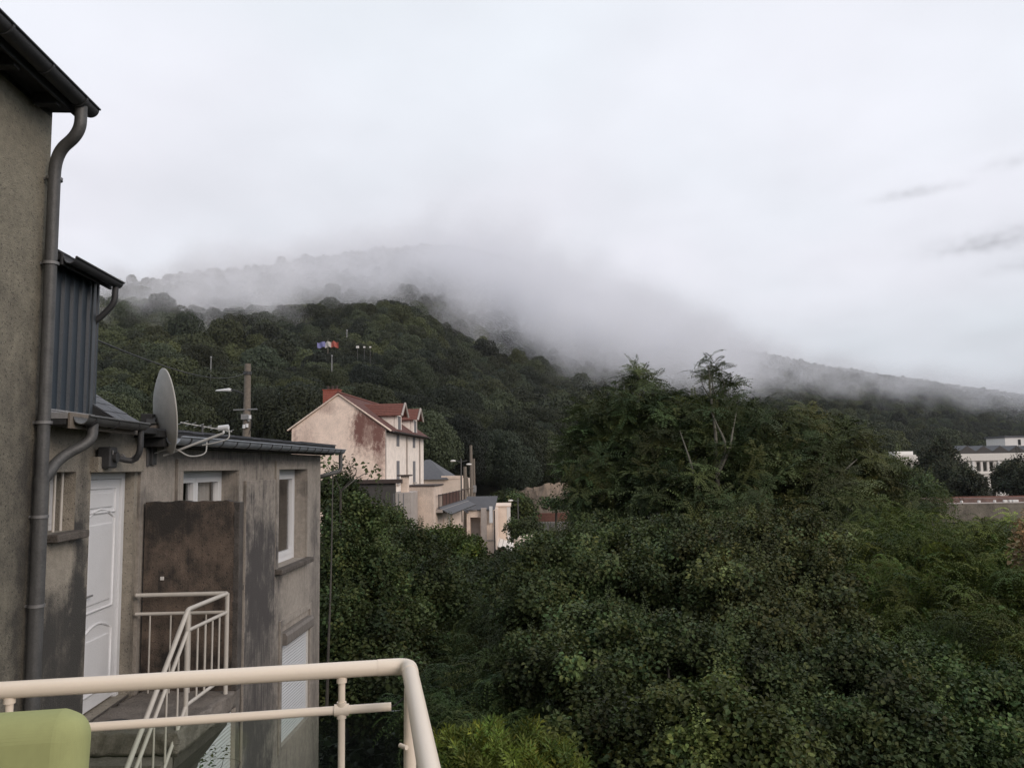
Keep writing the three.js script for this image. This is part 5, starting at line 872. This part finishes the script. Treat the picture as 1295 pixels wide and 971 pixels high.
plant({ name: 'garden_tree', label: 'rounded yellow green tree in front of the terrace windows', kind: 'broad', base: [568, 42], trunkR: 0.14, col: [0.066, 0.090, 0.022], seed: 17, scale: 1.1, lobes: [[566, 688, 42, 30, 20], [548, 702, 41, 24, 18], [590, 704, 41, 24, 18]] });
plant({ name: 'garden_tree', label: 'wide hedge of mixed bushes under the lower houses', kind: 'broad', base: [620, 34], trunkR: 0.12, col: G.mid, seed: 18, scale: 1.1,
  lobes: [[622, 724, 40, 30, 14], [560, 734, 34, 40, 22], [610, 750, 30, 46, 26], [668, 724, 36, 36, 20], [708, 714, 34, 40, 22], [660, 755, 27, 46, 32]] });
plant({ name: 'garden_tree', label: 'dark round bush beside the cream house', kind: 'broad', base: [665, 70], trunkR: 0.12, col: G.mid, seed: 19, scale: 1.7, lobes: [[666, 674, 72, 20, 14], [690, 690, 66, 24, 13], [714, 690, 60, 26, 14]] });
plant({ name: 'garden_tree', label: 'shaded feathery tree in the hollow of the garden', kind: 'feather', base: [590, 20], trunkR: 0.1, col: G.mid, seed: 20, scale: 1.0, lobes: [[575, 790, 22, 46, 34], [630, 800, 20, 46, 38], [560, 840, 18, 46, 40], [625, 850, 17, 50, 40], [680, 810, 18, 40, 36]] });
plant({ name: 'garden_tree', label: 'young feathery saplings behind the round clipped bush', kind: 'feather', base: [600, 13], trunkR: 0.05, col: [0.060, 0.094, 0.030], seed: 22, scale: 0.8, lobes: [[570, 880, 14, 34, 40], [625, 885, 13, 34, 36], [590, 925, 12.5, 44, 40], [660, 920, 12.5, 44, 40], [540, 920, 13, 36, 46]] });
plant({ name: 'clipped_bush', label: 'round bright green clipped bush beyond the balcony corner', category: 'bush', kind: 'small', base: [628, 9], trunkR: 0.06, col: G.lime, seed: 23, fill: 1.15, lobes: [[600, 965, 9, 46, 40], [650, 968, 9, 50, 42], [575, 985, 8.9, 40, 46], [690, 1000, 8.9, 46, 46], [625, 1010, 8.7, 76, 60]] });
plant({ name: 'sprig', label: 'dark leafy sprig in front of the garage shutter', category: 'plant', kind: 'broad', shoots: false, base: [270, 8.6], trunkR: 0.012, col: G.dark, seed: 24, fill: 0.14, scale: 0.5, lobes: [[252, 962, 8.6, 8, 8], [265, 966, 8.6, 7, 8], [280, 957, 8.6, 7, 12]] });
// nearer edge of the valley trees, along the road and the railway bank
const edge = [[640, 640, 96], [650, 596, 150], [752, 650, 80], [756, 602, 110], [700, 628, 100], [775, 660, 60], [742, 692, 56]];
edge.forEach(([px, py, D], i) => plant({ name: 'roadside_tree', label: ['small dark tree behind the short street lamp', 'dark tree at the forest foot above the earth bank', 'leafy tree beside the red brown wall end', 'tree on the slope above the earth bank end', 'low scrub on the earth bank', 'leafy tree in front of the red brown wall end', 'bush under the red brown wall'][i], kind: 'broad', base: [px, D], trunkR: 0.15, col: G.mid, seed: 30 + i, scale: 1 + D / 60, lobes: i === 4 ? [[px, py + 8, D, 14, 5], [px + 18, py + 10, D, 16, 5]] : [[px, py, D, 24, 16], [px + 16, py + 8, D, 20, 14], [px - 12, py + 9, D, 18, 12]] }));
// trees in front of the pale building
[[1190, 592, 148, 'tall dark conifer in front of the pale building'], [1206, 606, 140, 'broad dark tree beside the tall conifer by the pale building'], [1222, 612, 138, 'dark bushy tree left of the building entrance'], [1283, 600, 146, 'dark tree covering the right bay of the pale building'], [1306, 606, 140, 'dark tree at the far end of the railway wall'], [1155, 612, 130, 'mid green tree below the rooftop hut'], [1120, 600, 120, 'mid green tree left of the rooftop hut'], [1172, 625, 125, 'green bush at the near end of the railway wall']].forEach(([px, py, D, label], i) =>
  plant({ name: 'valley_tree', label, kind: 'broad', base: [px, D], trunkR: 0.25, col: i < 5 ? [0.045, 0.052, 0.030] : G.mid, seed: 50 + i, scale: 3, lobes: i === 0 ? [[1190, 572, D, 14, 14], [1188, 590, D, 22, 20], [1192, 612, D, 26, 20]] : [[px, py, D, 17, 17], [px - 9, py + 12, D, 16, 15], [px + 10, py + 11, D, 16, 16]] }));
console.log('twigs', nTwigs);

// ground cover: ivy and brambles on the garden floor
{
  const r = mulberry(404), im = new THREE.InstancedMesh(twigs.broad[0], leafFor('broad'), 26000), m = new THREE.Matrix4(), q = new THREE.Quaternion(), c = new THREE.Color(); let i = 0;
  while (i < 26000) { const D = 7 + 70 * Math.pow(r(), 1.7), x = (r() * 1.9 - 0.75) * D * 0.75 + 1.5; if (x < -2.4 && D < 16) continue; const z = -D, s = (0.8 + 0.7 * r()) * (1 + D / 30); q.setFromEuler(new THREE.Euler(0.4 * gauss(r), r() * 6.28, 0.4 * gauss(r))); m.compose(V(x, ground(x, z) + 0.1 * s + 0.35 * Math.max(0, fbm2(x * 0.4, z * 0.4, 3)) * s, z), q, V(s, s, s)); im.setMatrixAt(i, m); const t = Math.exp(0.3 * gauss(r)); im.setColorAt(i, c.setRGB(0.036 * t, 0.052 * t, 0.022 * t)); i++; }
  im.name = 'undergrowth'; im.userData = { label: 'dark ivy and bramble undergrowth covering the garden floor', category: 'undergrowth', kind: 'stuff' }; im.castShadow = im.receiveShadow = true; scene.add(im);
}

renderer.render(scene, camera);
